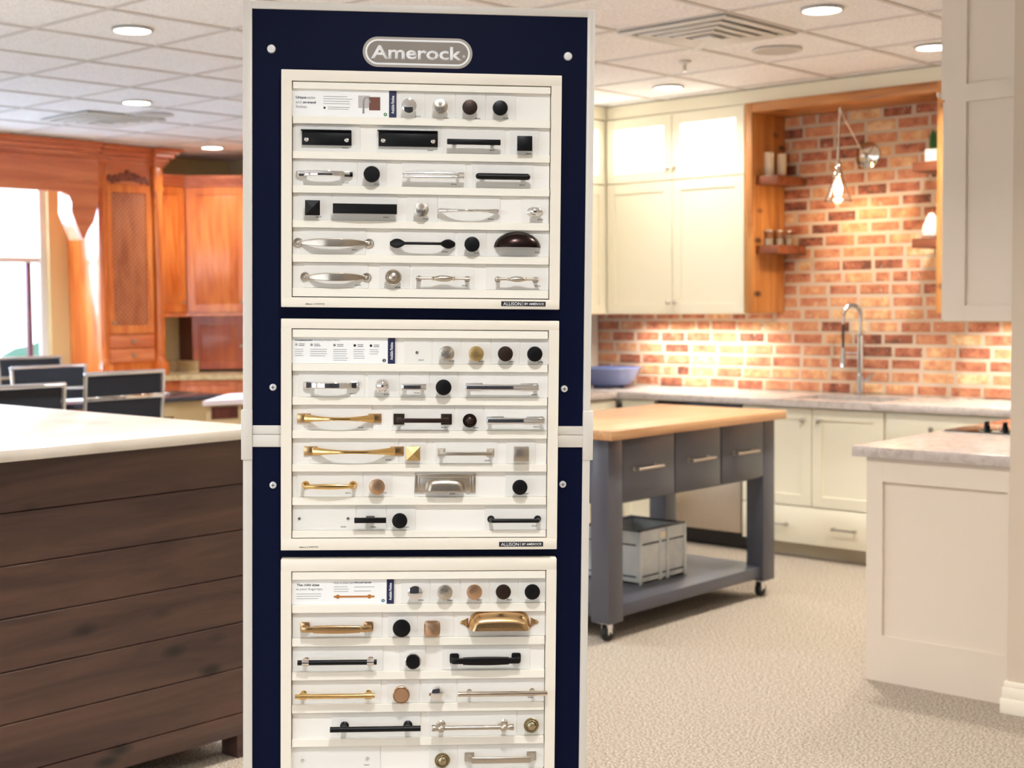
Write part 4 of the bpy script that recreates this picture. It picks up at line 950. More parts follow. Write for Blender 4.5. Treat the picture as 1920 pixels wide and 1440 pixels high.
# the plain frieze above the cabinets
struct(B().box(-6.15, -1.3, 7.325, 7.668, 2.657, CEIL - .006).box(-6.15, -5.79, 6.45, 7.33, 2.657, CEIL - .006).obj('trim_2', M['cream']))
fc = thing('far_wall_cabinet', 'cream wall cabinet on the brick wall, hidden behind the greige upper cabinet', 'cabinet')
B().box(-3.40, -1.3, 7.35, 7.668, 1.395, 2.655).obj('body', M['cream'], fc)
for x0 in (-3.395, -2.87, -2.345, -1.82): shaker(B(), x0, x0 + .52, 1.402, 2.648, 7.33).obj('door', M['cream'], fc)

# pine niche
nf = thing('niche_frame', 'stained pine frame around the brick niche with sconce and shelves', 'niche frame')
B().box(-4.715, -4.665, 7.30, 7.668, 1.400, 2.655, .002).obj('left_panel', M['pine'], nf)
B().box(-3.492, -3.450, 7.30, 7.668, 1.400, 2.655, .002).obj('right_panel', M['pine'], nf)
B().box(-4.665, -3.492, 7.30, 7.668, 2.598, 2.655, .002).obj('header', M['pine_h'], nf)
for x0, x1, zt, lb in ((-4.6645, -4.515, 2.222, 'upper short wood shelf on the left of the niche holding two candles'), (-4.6645, -4.515, 1.808, 'lower short wood shelf on the left of the niche holding small jars'),
                       (-3.655, -3.4925, 2.232, 'upper short dark shelf on the right of the niche under a potted plant'), (-3.655, -3.4925, 1.812, 'lower short dark shelf on the right of the niche under a white pear')):
    tag(B().box(x0, x1, 7.34, 7.664, zt - .052, zt, .002).obj('floating_shelf', M['shelfw'] if x0 < -4 else M['shelfw']), lb, 'shelf', 'short wood shelves in the brick niche')
for x, y, h, lb in ((-4.655, 7.46, .150, 'left cream pillar candle on the upper left niche shelf'), (-4.640, 7.575, .146, 'right cream pillar candle behind the other, upper left niche shelf')):
    t = thing('pillar_candle', lb, 'candle', (x + .008, y, 2.222), group='pillar candles on the niche shelf')
    B().lathe([(.030, 0), (.031, .003), (.031, h - .004), (.028, h), (.015, h - .004), (0, h - .005)]).obj('wax', M['wax'], t)
    B().cyl((0, 0, h - .006), (.001, 0, h + .008), .0009, seg=8).obj('wick', M['ink'], t)
for x, y, r, lb in ((-4.650, 7.46, .029, 'largest small glass jar candle, left on the lower niche shelf'), (-4.622, 7.54, .024, 'middle small glass jar on the lower left niche shelf'), (-4.600, 7.61, .022, 'right-hand small glass jar on the lower left niche shelf')):
    t = thing('glass_jar', lb, 'jar', (x, y, 1.808), group='glass jars on the niche shelf')
    B().lathe([(r, 0), (r, .085), (r * .93, .085), (r * .93, .004), (0, .004)], seg=28).obj('glass', M['glass'], t)
    B().lathe([(r * .9, .005), (r * .9, .045), (0, .046)], seg=24).obj('wax', M['wax'], t)
    B().lathe([(r * 1.03, .086), (r * 1.03, .096), (0, .097)], seg=24).obj('lid', M['nickel'], t)
pp = thing('potted_plant', 'small green grass plant in a white cube pot on the upper right niche shelf', 'plant', (-3.585, 7.46, 2.232))
B().box(-.038, .038, -.038, .038, 0, .075, .004).obj('pot', M['glaze'], pp)
lf = B(); random.seed(3)
for k in range(90):
    a, r = random.uniform(0, 2 * pi), random.uniform(0, .03); dx, dy = random.uniform(-.014, .014), random.uniform(-.014, .014); h = random.uniform(.08, .12)
    lf.sweep([(r * cos(a), r * sin(a), .07), (r * cos(a) + dx * .4, r * sin(a) + dy * .4, .07 + h * .6), (r * cos(a) + dx, r * sin(a) + dy, .07 + h)], [.003, .0026, .0004], .0006, seg=4)
lf.obj('grass_blades', M['leaf'], pp)
pr = thing('ceramic_pear', 'white ceramic pear ornament with a thin stem on the lower right niche shelf', 'ornament', (-3.592, 7.45, 1.812))
B().lathe([(0, 0), (.030, .002), (.048, .018), (.053, .045), (.046, .075), (.032, .105), (.022, .130), (.014, .142), (0, .145)], seg=32).obj('pear_body', M['glaze'], pr)
B().sweep([(0, 0, .143), (.002, 0, .158), (.008, 0, .170)], .0022, .0022, seg=8).obj('stem', M['pine'], pr)

# swing-arm sconce
sn = thing('wall_sconce', 'polished nickel swing-arm sconce with a clear glass shade and lit bulb on the brick niche', 'wall lamp')
B().lathe([(.078, 0), (.078, .006), (.066, .012), (.030, .018), (.014, .022), (.014, .060), (0, .062)], Matrix.Translation((-4.10, 7.668, 2.325)) @ Matrix.Rotation(pi / 2, 4, 'X'), 36).obj('backplate', M['pnickel'], sn)
B().cyl((-4.10, 7.610, 2.335), (-4.107, 7.360, 2.555), .0055).sphere((-4.10, 7.612, 2.333), .013).sphere((-4.107, 7.356, 2.560), .013).obj('swing_arm', M['pnickel'], sn)
B().cyl((-4.107, 7.352, 2.575), (-4.118, 7.350, 2.270), .0075).sphere((-4.118, 7.35, 2.268), .012).obj('stem', M['pnickel'], sn)
B().lathe([(.012, .045), (.016, .04), (.018, .0), (.027, -.012), (.030, -.045), (.022, -.048)], Matrix.Translation((-4.118, 7.35, 2.225)), 24).obj('socket', M['pnickel'], sn)
B().lathe([(.026, -.02), (.032, -.045), (.050, -.09), (.068, -.135), (.078, -.160), (.081, -.164), (.078, -.168), (.0735, -.165), (.0645, -.135), (.0465, -.09), (.0285, -.045), (.0225, -.02)], Matrix.Translation((-4.118, 7.35, 2.208)), 40).obj('glass_shade', M['glass'], sn)
B().lathe([(.010, 0), (.012, -.012), (.022, -.040), (.026, -.062), (.021, -.086), (.010, -.098), (0, -.101)], Matrix.Translation((-4.118, 7.35, 2.172)), 24).obj('bulb', M['bulb'], sn)

# counter run, sink, faucet
ct = B()
ct.box(-6.15, -4.33, 7.025, 7.668, .874, .914, .002).box(-3.73, -1.3, 7.025, 7.668, .874, .914, .002).box(-4.33, -3.73, 7.025, 7.13, .874, .914).box(-4.33, -3.73, 7.50, 7.668, .874, .914)
ct.box(-6.15, -5.478, 6.25, 7.025, .874, .914, .002)
tag(ct.obj('countertop', M['quartz']), 'grey quartz countertop along the brick wall with the sink cut into it', 'countertop')
sk = thing('kitchen_sink', 'undermount rectangular sink in the counter below the faucet', 'sink')
B().box(-4.335, -3.725, 7.125, 7.505, .70, .704).box(-4.335, -4.330, 7.125, 7.505, .70, .873).box(-3.730, -3.725, 7.125, 7.505, .70, .873).box(-4.33, -3.73, 7.125, 7.130, .70, .873).box(-4.33, -3.73, 7.500, 7.505, .70, .873).obj('basin', M['sinkm'], sk)
B().lathe([(.045, 0), (.045, .004), (.030, .002), (0, .002)], Matrix.Translation((-4.03, 7.32, .704)), 24).obj('drain', M['steel'], sk)
fa = thing('kitchen_faucet', 'tall steel spring-neck pull-down faucet behind the sink', 'faucet', (-4.085, 7.56, .914))
B().lathe([(.030, 0), (.030, .010), (.023, .016), (.023, .12), (.019, .125), (.019, .34), (.022, .345), (.022, .36), (.012, .362)], seg=28).obj('body', M['faucetm'], fa)
B().sweep([(.02, 0, .085), (.05, 0, .095), (.085, -.005, .13)], .008, .008, seg=12).obj('lever', M['faucetm'], fa)
arcp = [(0, 0, .36), (0, 0, .44)] + [(-.055 + .055 * cos(a), 0, .47 + .062 * sin(a)) for a in [pi * k / 10 for k in range(11)]] + [(-.112, 0, .42)]
sg = B().sweep(arcp, .008, .008, seg=12)
for k in range(60):
    t = k / 59 * (len(arcp) - 1); i = min(int(t), len(arcp) - 2); p = Vector(arcp[i]).lerp(Vector(arcp[i + 1]), t - i); d = (Vector(arcp[i + 1]) - Vector(arcp[i])).normalized()
    sg.lathe([(.0115, -.0015), (.0128, 0), (.0115, .0015)], Matrix.Translation(p) @ d.to_track_quat('Z', 'Y').to_matrix().to_4x4(), 12)
sg.obj('spring_neck', M['faucetm'], fa)
B().sweep([(-.112, 0, .43), (-.114, 0, .36), (-.113, 0, .27)], .007, .007, seg=10).obj('hose', M['rubber'], fa)
B().lathe([(.012, .28), (.015, .27), (.015, .22), (.020, .20), (.021, .165), (.016, .160), (0, .160)], Matrix.Translation((-.113, 0, 0)), 24).obj('spray_head', M['chrome'], fa)
B().box(-.115, 0, -.004, .004, .245, .253, .001).obj('holder_arm', M['faucetm'], fa)
bo = thing('serving_bowl', 'wide blue ceramic bowl on the grey counter at the left end of the brick', 'bowl', (-5.83, 7.38, .914))
B().lathe([(.10, 0), (.105, .006), (.150, .02), (.190, .075), (.222, .122), (.232, .128), (.226, .131), (.205, .118), (.178, .078), (.135, .032), (0, .022)], seg=48).obj('bowl_body', M['bowl'], bo)

# base cabinets along the brick wall
def base_unit(name, label, x0, x1, doors=(), drawers=()):
    t = thing(name, label, 'cabinet')
    bd_ = B().box(x0, x1, 7.083, 7.66, .085, .872 if name != 'sink_cabinet' else .690)
    if name == 'sink_cabinet': bd_.box(x0, x1, 7.083, 7.100, .690, .872).box(x0, x0 + .018, 7.1, 7.66, .69, .872).box(x1 - .018, x1, 7.1, 7.66, .69, .872)
    bd_.obj('body', M['cream'], t)
    B().box(x0, x1, 7.15, 7.17, 0, .085).obj('toe_kick', M['kick'], t)
    for a, b_, z0, z1, kx in doors:
        d = shaker(B(), a, b_, z0, z1, 7.063, .062).obj('door', M['cream'], t)
        if kx: knob_at(d, kx, 7.063, z1 - .062, 'nickel', r=.016)
    for a, b_, z0, z1, ps, sty in drawers:
        d = B().box(a, b_, 7.063, 7.083, z0, z1, .0015).obj('drawer', M['cream'], t)
        for px in ps:
            if sty == 'pull':
                p = B().box(px - .075, px + .075, 7.030, 7.037, (z0 + z1) / 2 - .006, (z0 + z1) / 2 + .006, .002)
                p.box(px - .072, px - .060, 7.034, 7.063, (z0 + z1) / 2 - .009, (z0 + z1) / 2 + .009, .002).box(px + .060, px + .072, 7.034, 7.063, (z0 + z1) / 2 - .009, (z0 + z1) / 2 + .009, .002).obj('pull', M['nickel'], d)
            else: knob_at(d, px, 7.063, (z0 + z1) / 2)
base_unit('sink_cabinet', 'cream sink base cabinet with two shaker doors and a wide bottom drawer', -4.585, -3.670, ((-4.580, -4.121, .306, .862, -4.172), (-4.115, -3.676, .306, .862, -4.070)), ((-4.580, -3.676, .088, .298, (-4.345, -3.905), 'pull'),))
base_unit('drawer_cabinet', 'cream base cabinet with a plain top drawer, right of the sink cabinet', -3.664, -2.76, ((-3.660, -3.215, .095, .70, None), (-3.209, -2.764, .095, .70, None)), ((-3.660, -2.764, .708, .862, (-3.395,), 'knob'),))
base_unit('corner_cabinet', 'cream base cabinet in the corner left of the dishwasher', -5.475, -5.212, ((-5.470, -5.217, .095, .862, None),))
cs = thing('side_base_cabinet', 'cream base cabinet on the side run under the blue bowl', 'cabinet')
B().box(-6.14, -5.53, 6.27, 7.063, .085, .872).obj('body', M['cream'], cs)
B().box(-5.62, -5.60, 6.27, 7.063, 0, .085).obj('toe_kick', M['kick'], cs)
side_door(6.28, 6.66, .095, .862, -5.508, cs); side_door(6.665, 7.05, .095, .862, -5.508, cs)
dw = thing('dishwasher', 'stainless steel dishwasher with black control strip beyond the cart', 'dishwasher')
B().box(-5.207, -4.590, 7.10, 7.66, .10, .870).obj('tub', M['dwblack'], dw)
B().box(-5.203, -4.594, 7.065, 7.10, .105, .800, .003).obj('door', M['steel'], dw)
B().box(-5.203, -4.594, 7.070, 7.10, .803, .870, .002).obj('control_strip', M['dwblack'], dw)
B().box(-5.203, -4.594, 7.14, 7.16, 0, .10).obj('kick_plate', M['dwblack'], dw)

# peninsula on the right
pn = thing('peninsula_cabinet', 'greige peninsula cabinet with a shaker end panel beside the wall pier', 'cabinet')
B().box(-2.662, -1.5, 5.00, 7.02, .10, .872).obj('body', M['greige'], pn)
B().box(-2.62, -1.5, 5.00, 7.02, 0, .10).obj('toe_kick', M['greige'], pn)
e = B()
e.box(-2.662, -2.594, 4.980, 5.0, .0, .872).box(-2.103, -2.0, 4.980, 5.0, 0, .872).box(-2.594, -2.103, 4.9805, 5.0, .0, .180).box(-2.594, -2.103, 4.9805, 5.0, .780, .872).box(-2.596, -2.101, 4.992, 4.999, .178, .782)
e.obj('end_panel', M['greige'], pn)
for k in range(4): side_doorx = B().box(-2.684, -2.664, 5.03 + .49 * k, 5.03 + .49 * k + .485, .105, .865, .001).obj('side_door', M['greige'], pn)
tag(B().box(-2.715, -1.5, 4.982 - .022, 7.022, .874, .914, .002).obj('countertop', M['quartz']), 'grey quartz top on the peninsula, holding the black cooktop', 'countertop')
ck = thing('cooktop', 'black glass gas cooktop with knobs set in the peninsula top', 'cooktop', (0, 0, .914))
B().box(-2.700, -1.75, 5.735, 6.60, 0, .006, .001).obj('glass_surface', M['cooktop'], ck)
for x, y in ((-2.535, 5.79), (-2.455, 5.79), (-2.375, 5.79), (-2.295, 5.79)):
    k = B().lathe([(.024, .006), (.023, .010), (.014, .012), (.012, .030), (0, .031)], Matrix.Translation((x, y, 0)), 20).box(x - .004, x + .004, y - .018, y + .018, .022, .046, .001)
    k.obj('control_knob', M['black'], ck)
for x, y in ((-2.45, 6.30), (-2.05, 6.30), (-2.05, 6.05)):
    gr = B().lathe([(.040, .006), (.038, .018), (0, .020)], Matrix.Translation((x, y, 0)), 24)
    for a in (0, pi / 2): gr.box(-.10, .10, -.005, .005, .026, .034, mat=Matrix.Translation((x, y, 0)) @ Matrix.Rotation(a, 4, 'Z'))
    for sx in (-.1, .1): gr.box(x + sx - .005, x + sx + .005, y - .005, y + .005, .006, .034)
    gr.obj('burner', M['black'], ck)
uc = thing('peninsula_wall_cabinet', 'greige upper cabinet with shaker end panel hanging from the ceiling at right', 'cabinet')
B().box(-2.352, -1.5, 5.0, 5.34, 1.400, CEIL - .006).obj('body', M['greige'], uc)
e = B()
e.box(-2.352, -2.270, 4.980, 5.0, 1.400, CEIL - .006).box(-2.082, -2.0, 4.980, 5.0, 1.400, CEIL - .006)
for z0, z1 in ((1.400, 1.457), (2.198, 2.262), (CEIL - .05, CEIL - .006)): e.box(-2.270, -2.082, 4.9805, 5.0, z0, z1)
for z0, z1 in ((1.455, 2.200), (2.260, CEIL - .048)): e.box(-2.272, -2.080, 4.992, 4.999, z0, z1)
e.obj('end_panel', M['greige'], uc)
d = B().box(-2.372, -2.354, 4.99, 5.335, 2.215, CEIL - .03, .001).obj('upper_door', M['greige'], uc); knob_at(d, -2.372, 5.01, 2.235, d=(-1, 0, 0), r=.011)
B().box(-2.372, -2.354, 5.005, 5.335, 1.405, 2.208, .001).obj('lower_door', M['greige'], uc)
# ------------------------------------------------------------------ kitchen cart
ca = thing('kitchen_cart', 'charcoal rolling kitchen cart with a butcher block top and three drawers', 'kitchen cart')
B().box(-4.505, -3.722, 4.735, 6.140, .890, .932, .004).obj('butcher_block_top', M['butcher'], ca)
for x0, x1 in ((-3.872, -3.772), (-4.475, -4.375)):
    for y0 in (4.770, 6.008):
        l = B().box(x0, x1, y0, y0 + .10, .085, .888, .002).obj('leg', M['cart'], ca)
        cx, cy = (x0 + x1) / 2, y0 + .05
        c = thing('caster', None, None); del_ = None
        c.parent = ca
        for k_ in ('label', 'category'):
            if k_ in c: del c[k_]
        c.name = 'caster'
        B().box(cx - .034, cx + .034, cy - .034, cy + .034, .079, .0855).box(cx - .019, cx - .015, cy - .018, cy + .014, .030, .080).box(cx + .015, cx + .019, cy - .018, cy + .014, .030, .080).obj('bracket', M['chrome'], c)
        B().lathe([(.020, -.014), (.032, -.013), (.034, -.008), (.034, .008), (.032, .013), (.020, .014)], Matrix.Translation((cx, cy, .034)) @ RX, 28).cyl((cx - .021, cy, .034), (cx + .021, cy, .034), .005).obj('wheel', M['rubber'], c)
B().box(-4.475, -3.792, 4.80, 6.08, .60, .888).obj('apron', M['cart'], ca)
for y0, y1 in ((4.872, 5.256), (5.264, 5.628), (5.640, 6.004)):
    d = B().box(-3.795, -3.772, y0, y1, .612, .884, .0015).obj('drawer', M['cart'], ca)
    c = (y0 + y1) / 2 + (-.03 if y0 < 5 else 0)
    p = B().cyl((-3.738, c - .095, .748), (-3.738, c + .095, .748), .0062).box(-3.772, -3.735, c - .083, c - .069, .741, .755, .003).box(-3.772, -3.735, c + .069, c + .083, .741, .755, .003)
    p.lathe([(.011, 0), (.010, .004)], Matrix.Translation((-3.772, c - .076, .748)) @ RX, 20).lathe([(.011, 0), (.010, .004)], Matrix.Translation((-3.772, c + .076, .748)) @ RX, 20)
    p.obj('pull', M['nickel'], d)
B().box(-4.44, -3.79, 4.80, 6.08, .100, .156, .002).obj('lower_shelf', M['cart'], ca)
cr = thing('wooden_crate', 'open whitewashed wooden crate with dark bands on the cart shelf', 'crate', (-4.135, 5.435, .1565))
L2, W2, H2 = .185, .165, .25
b = B()
for sx in (-1, 1):
    x0, x1 = sorted((sx * W2, sx * (W2 - .014)))
    b.box(x0, x1, -L2, L2, 0, H2, .001)
for sy in (-1, 1):
    y0, y1 = sorted((sy * L2, sy * (L2 - .014)))
    b.box(-W2 + .014, W2 - .014, y0, y1, 0, H2, .001)
b.box(-W2, W2, -L2, L2, 0, .012); b.obj('box_sides', M['crate'], cr)
for z0 in (.035, .185):
    B().box(W2, W2 + .004, -L2 + .02, L2 - .02, z0, z0 + .006).box(-W2 + .02, W2 - .02, -L2 - .004, -L2, z0, z0 + .006).obj('dark_band', M['crate_d'], cr)
for y0 in (-.035, .025):
    B().box(W2, W2 + .006, y0, y0 + .020, .004, H2 - .002, .001).obj('batten', M['crate'], cr)
for sy in (-1, 1):
    y0, y1 = sorted((sy * L2, sy * (L2 - .018))); B().box(W2, W2 + .006, y0, y1, 0, H2, .001).obj('batten', M['crate'], cr)
B().box(W2 + .006, W2 + .009, -.028, .012, .205, .235, .001).obj('paper_tag', M['wax'], cr)
b = B()
for x0, x1, y0, y1 in ((-W2, W2, -L2, -L2 + .02), (-W2, W2, L2 - .02, L2), (-W2, -W2 + .02, -L2, L2), (W2 - .02, W2, -L2, L2)): b.box(x0, x1, y0, y1, H2, H2 + .008, .001)
b.obj('rim', M['cart'], cr)

# ------------------------------------------------------------------ dark plank island at left
il = thing('plank_island', 'dark stained plank island with feet, left of the display stand', 'kitchen island')
zs = [.147, .297, .447, .600, .751, .902, 1.049]
for z0, z1 in zip(zs, zs[1:]):
    B().box(-3.772, -3.750, -.2, 2.862, z0 + .0012, z1 - .0012, .0022, 1).obj('plank', M['plank'], il)
B().box(-5.45, -3.772, -.2, 2.857, .10, 1.049).obj('body', M['plank'], il)
B().box(-3.775, -3.748, -.2, 2.866, .076, .146, .002).obj('bottom_rail', M['plank'], il)
for x0 in (-3.835, -5.45):
    for y0 in (-.2, 2.776): B().box(x0, x0 + .087, y0, y0 + .088, 0, .10, .002).obj('foot', M['plank'], il)
tag(B().box(-5.60, -3.722, -.3, 2.905, 1.050, 1.085, .003).obj('countertop', M['white_stone']), 'glossy white marble top on the dark plank island', 'countertop')

# ------------------------------------------------------------------ counter stools
def stool_parts(root):
    """back at local +X, seat towards -X, width along Y"""
    W = .25
    for sy in (-1, 1):
        fr = B()
        fr.sweep([(-.20, sy * W, .655), (.14, sy * W, .650), (.19, sy * W, .70), (.225, sy * W, .90), (.245, sy * W, 1.105)], .012, .009, seg=12)
        fr.obj('side_frame', M['chrome'], root)
    B().cyl((.245, -W, 1.106), (.245, W, 1.106), .013).sphere((.245, -W, 1.106), .013).sphere((.245, W, 1.106), .013).obj('top_tube', M['chrome'], root)
    B().box(.223, .241, -W, W, .955, .980, .004).obj('cross_bar', M['chrome'], root)
    B().sweep([(.225, 0, .70), (.222, 0, .90), (.240, 0, 1.100)], W - .012, .004, power=8, seg=16).obj('backrest', M['mesh'], root)
    B().sweep([(-.22, 0, .655), (-.10, 0, .645), (.10, 0, .645), (.21, 0, .69)], W - .012, .010, power=8, seg=16).obj('seat', M['mesh'], root)
    for sx, sy in ((-1, -1), (-1, 1), (1, -1), (1, 1)):
        B().cyl((sx * .15, sy * .18, .645), (sx * .22, sy * .235, .0), .012, .011).obj('leg', M['chrome'], root)
    f = B()
    for a, c in (((-.205, -.222), (-.205, .222)), ((.205, -.222), (.205, .222)), ((-.205, -.222), (.205, -.222)), ((-.205, .222), (.205, .222))):
        f.cyl((a[0], a[1], .22), (c[0], c[1], .22), .008)
    f.obj('footrest', M['chrome'], root)
G = 'black mesh counter stools'
s1 = thing('counter_stool', 'black mesh counter stool with chrome frame, seen whole from behind nearest the cherry cabinet', 'stool', (-7.225, 4.455, 0), 0, G)
stool_parts(s1)
for x, y, rz, lb in ((-6.46, 3.375, 0.0, 'black mesh counter stool cut by the left photo edge, nearest the plank island'),
                     (-7.815, 4.60, pi, 'charcoal stool back facing us on the far side of the dark table'),
                     (-9.36, 5.33, pi, 'farthest black mesh stool, small, in front of the bright window')):
    c = dup(s1); c.location = (x, y, 0); c.rotation_euler = (0, 0, rz); c['label'] = lb

# dark-topped counter table and pale display cabinet
dt = thing('counter_table', 'counter-height table with a dark top and tan base behind the stools', 'table')
B().box(-8.02, -7.46, 3.5, 5.47, .880, .914, .003).obj('table_top', M['tabletop'], dt)
B().box(-7.94, -7.52, 5.14, 5.42, 0, .880).obj('end_panel', M['tan'], dt)
B().box(-7.94, -7.50, 4.3, 5.14, .79, .880).obj('drawer_rail', M['tan'], dt)
B().box(-7.94, -7.90, 3.6, 5.14, 0, .79).obj('back_panel', M['tan'], dt)
B().box(-7.94, -7.52, 3.56, 3.60, 0, .880).obj('end_panel', M['tan'], dt)
for x, y, a, m, lb in ((-7.80, 5.10, .2, 'pinkwhite', 'pale magazine lying on the dark table beside the stool'), (-7.70, 4.50, -.3, 'info', 'white sheet lying on the dark table between two stools')):
    o = B().box(-.10, .10, -.14, .14, 0, .006, .001).obj('magazine', M[m]); o.location = (x, y, .9145); o.rotation_euler = (0, 0, a); tag(o, lb, 'magazine', 'papers on the dark table')
dc = thing('display_cabinet', 'tan cabinet with a pale top and dark open cubbies beside the stand', 'cabinet')
B().prism([(-7.00, 4.985), (-6.75, 6.10), (-7.38, 6.10), (-7.44, 5.50)], .885, .914).obj('top', M['pinkwhite'], dc)
B().prism([(-7.025, 5.03), (-6.79, 6.08), (-7.36, 6.08), (-7.42, 5.51)], 0, .884).obj('carcass', M['tan'], dc)
FA = Matrix.Translation((-7.022, 5.03, 0)) @ Matrix.Rotation(math.atan2(1.05, .235), 4, 'Z')
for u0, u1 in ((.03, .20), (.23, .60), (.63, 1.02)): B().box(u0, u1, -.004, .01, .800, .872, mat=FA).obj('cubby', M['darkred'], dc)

# ------------------------------------------------------------------ cherry kitchen at far left
tc_ = thing('tall_cherry_cabinet', 'tall cherry cabinet with a woven cane door, columns and two small drawers', 'cabinet')
B().box(-10.348, -9.89, 6.10, 6.66, .916, 2.60, .002).obj('body', M['cherry'], tc_)
for y0, y1 in ((6.075, 6.155), (6.590, 6.670)):
    c = (y0 + y1) / 2
    col = B().box(-9.895, -9.835, y0, y1, 2.40, 2.60, .004).box(-9.895, -9.825, y0 - .01, y1 + .01, .916, 1.02, .004)
    col.box(-9.895, -9.85, y0 + .004, y1 - .004, 1.02, 2.40)
    col.lathe([(.040, 0), (.040, .02), (.026, .05), (.034, .08), (.024, .12), (.030, .30), (.032, .70), (.026, 1.22), (.036, 1.26), (.026, 1.30), (.040, 1.36), (.040, 1.38)], Matrix.Translation((-9.862, c, 1.02)), 20)
    col.obj('column', M['cherry'], tc_)
d = B(); xf = -9.868
for y0, y1, z0, z1 in ((6.165, 6.215, 1.26, 2.44), (6.525, 6.580, 1.26, 2.44), (6.215, 6.525, 1.26, 1.325), (6.215, 6.525, 2.375, 2.44)): d.box(xf - .022, xf, y0, y1, z0, z1, .002, 1)
door = d.obj('door', M['cherry'], tc_)
f = B().box(xf - .020, xf - .012, 6.213, 6.527, 1.323, 2.377)
f.obj('cane_panel', M['cherry_d'], door)
lt = B(); n = 20; y0, y1, z0, z1 = 6.220, 6.520, 1.33, 2.37; sp_ = .040
for k in range(-60, 60):
    for sgn in (1, -1):
        # strips z = sgn*(y-y0)+c clipped to the opening
        c0 = z0 + k * sp_ if sgn == 1 else z0 + (k + 9) * sp_
        pts = []
        for yy in (y0, y1):
            zz = c0 + sgn * (yy - y0); pts.append((yy, zz))
        (ya, za), (yb, zb) = pts
        def clip(zc):
            global ya, za, yb, zb
        lo, hi = 0.0, 1.0
        dz = zb - za
        for lim, s_ in ((z0, 1), (z1, -1)):
            va, vb = s_ * (za - lim), s_ * (zb - lim)
            if va < 0 and vb < 0: lo = 2
            elif va < 0: lo = max(lo, va / (va - vb))
            elif vb < 0: hi = min(hi, va / (va - vb))
        if lo < hi:
            pa = (xf - .009 + .002 * sgn, ya + (yb - ya) * lo, za + dz * lo); pb = (xf - .009 + .002 * sgn, ya + (yb - ya) * hi, za + dz * hi)
            lt.sweep([pa, pb], .0014, .0062, up=(1, 0, 0), power=6, seg=4)
lt.obj('cane_lattice', M['cherry_f'], door)
knob_at(door, xf, 6.195, 1.345, 'anickel', (1, 0, 0), .013)
for z0, z1 in ((1.145, 1.245), (1.030, 1.135)):
    dr = B().box(xf - .022, xf, 6.165, 6.580, z0, z1, .006).obj('drawer', M['cherry_h'], tc_); knob_at(dr, xf, 6.372, (z0 + z1) / 2, 'anickel', (1, 0, 0), .016)
cv = B().box(-9.893, -9.880, 6.16, 6.585, 2.445, 2.60).obj('frieze', M['cherry_h'], tc_)
k = B(); random.seed(5)
for i in range(26):
    t = -1 + 2 * i / 25; y = 6.372 + t * .185; a = 1 - abs(t)
    k.sphere((-9.872, y, 2.478 + .018 * sin(i * 1.7) + .045 * a ** 2), .016 + .008 * a, sx=.5, sz=.9, seg=10)
    k.sweep([(-9.872, y - .012, 2.468), (-9.866, y, 2.485 + .03 * a), (-9.872, y + .018, 2.480 + .05 * a ** 2)], .005, .004, seg=6)
k.obj('carved_scroll', M['cherry_d'], tc_)
def crown(b, y0, y1, x, flare_y=True):
    for k, (z0, z1, o) in enumerate(((2.60, 2.625, .015), (2.625, 2.66, .035), (2.66, 2.695, .07), (2.695, 2.72, .105), (2.72, 2.735, .13))):
        b.box(x - .4, x + o, y0 - (o if flare_y else 0), y1 + (o if flare_y else 0), z0, z1, .004, 1)
    return b
cw = B()
for z0, z1, o in ((2.60, 2.625, .015), (2.625, 2.66, .035), (2.66, 2.695, .07), (2.695, 2.72, .10), (2.72, 2.735, .12)):
    cw.box(-10.34, -9.835 + o, 6.585 - o * .4, 6.675 + o, z0, z1, .004, 1).box(-10.34, -9.835 + o, 6.07, 6.16 + o * .4, z0, z1, .004, 1).box(-10.34, -9.885 + o, 6.16, 6.585, z0, z1, .004, 1)
cw.obj('crown', M['cherry_h'], tc_)
# valance over the window
va = thing('window_valance', 'long cherry wood valance with a scrolled corbel over the bright window', 'valance')
RYZ = Matrix(((0, 0, 1, 0), (1, 0, 0, 0), (0, 1, 0, 0), (0, 0, 0, 1)))   # (a, b, h) -> (x=h, y=a, z=b)
poly = [(2.9, 2.62), (2.9, 2.35), (5.62, 2.35), (5.72, 2.345), (5.775, 2.32), (5.80, 2.27), (5.795, 2.20), (5.835, 2.10), (5.885, 1.99), (5.905, 2.00), (5.94, 2.07), (5.985, 2.13), (6.02, 2.24), (6.035, 2.38), (6.035, 2.62)]
B().prism(poly, -9.80, -9.76, RYZ).obj('front_board', M['cherry_h'], va)
cb = [(5.80, 2.27), (5.795, 2.20), (5.835, 2.10), (5.885, 1.99), (5.905, 2.00), (5.94, 2.07), (5.985, 2.13), (6.02, 2.24), (6.03, 2.38), (5.80, 2.38)]
B().prism(cb, -9.95, -9.80, RYZ).obj('corbel', M['cherry'], va)
b = B()
for z0, z1, o in ((2.60, 2.625, .0), (2.625, 2.66, .02), (2.66, 2.695, .05), (2.695, 2.72, .08), (2.72, 2.735, .10)): b.box(-10.3, -9.76 + o, 2.9, 6.035, z0, z1, .004, 1)
b.box(-9.77, -9.750, 2.9, 6.03, 2.42, 2.435, .003); b.obj('crown', M['cherry_h'], va)
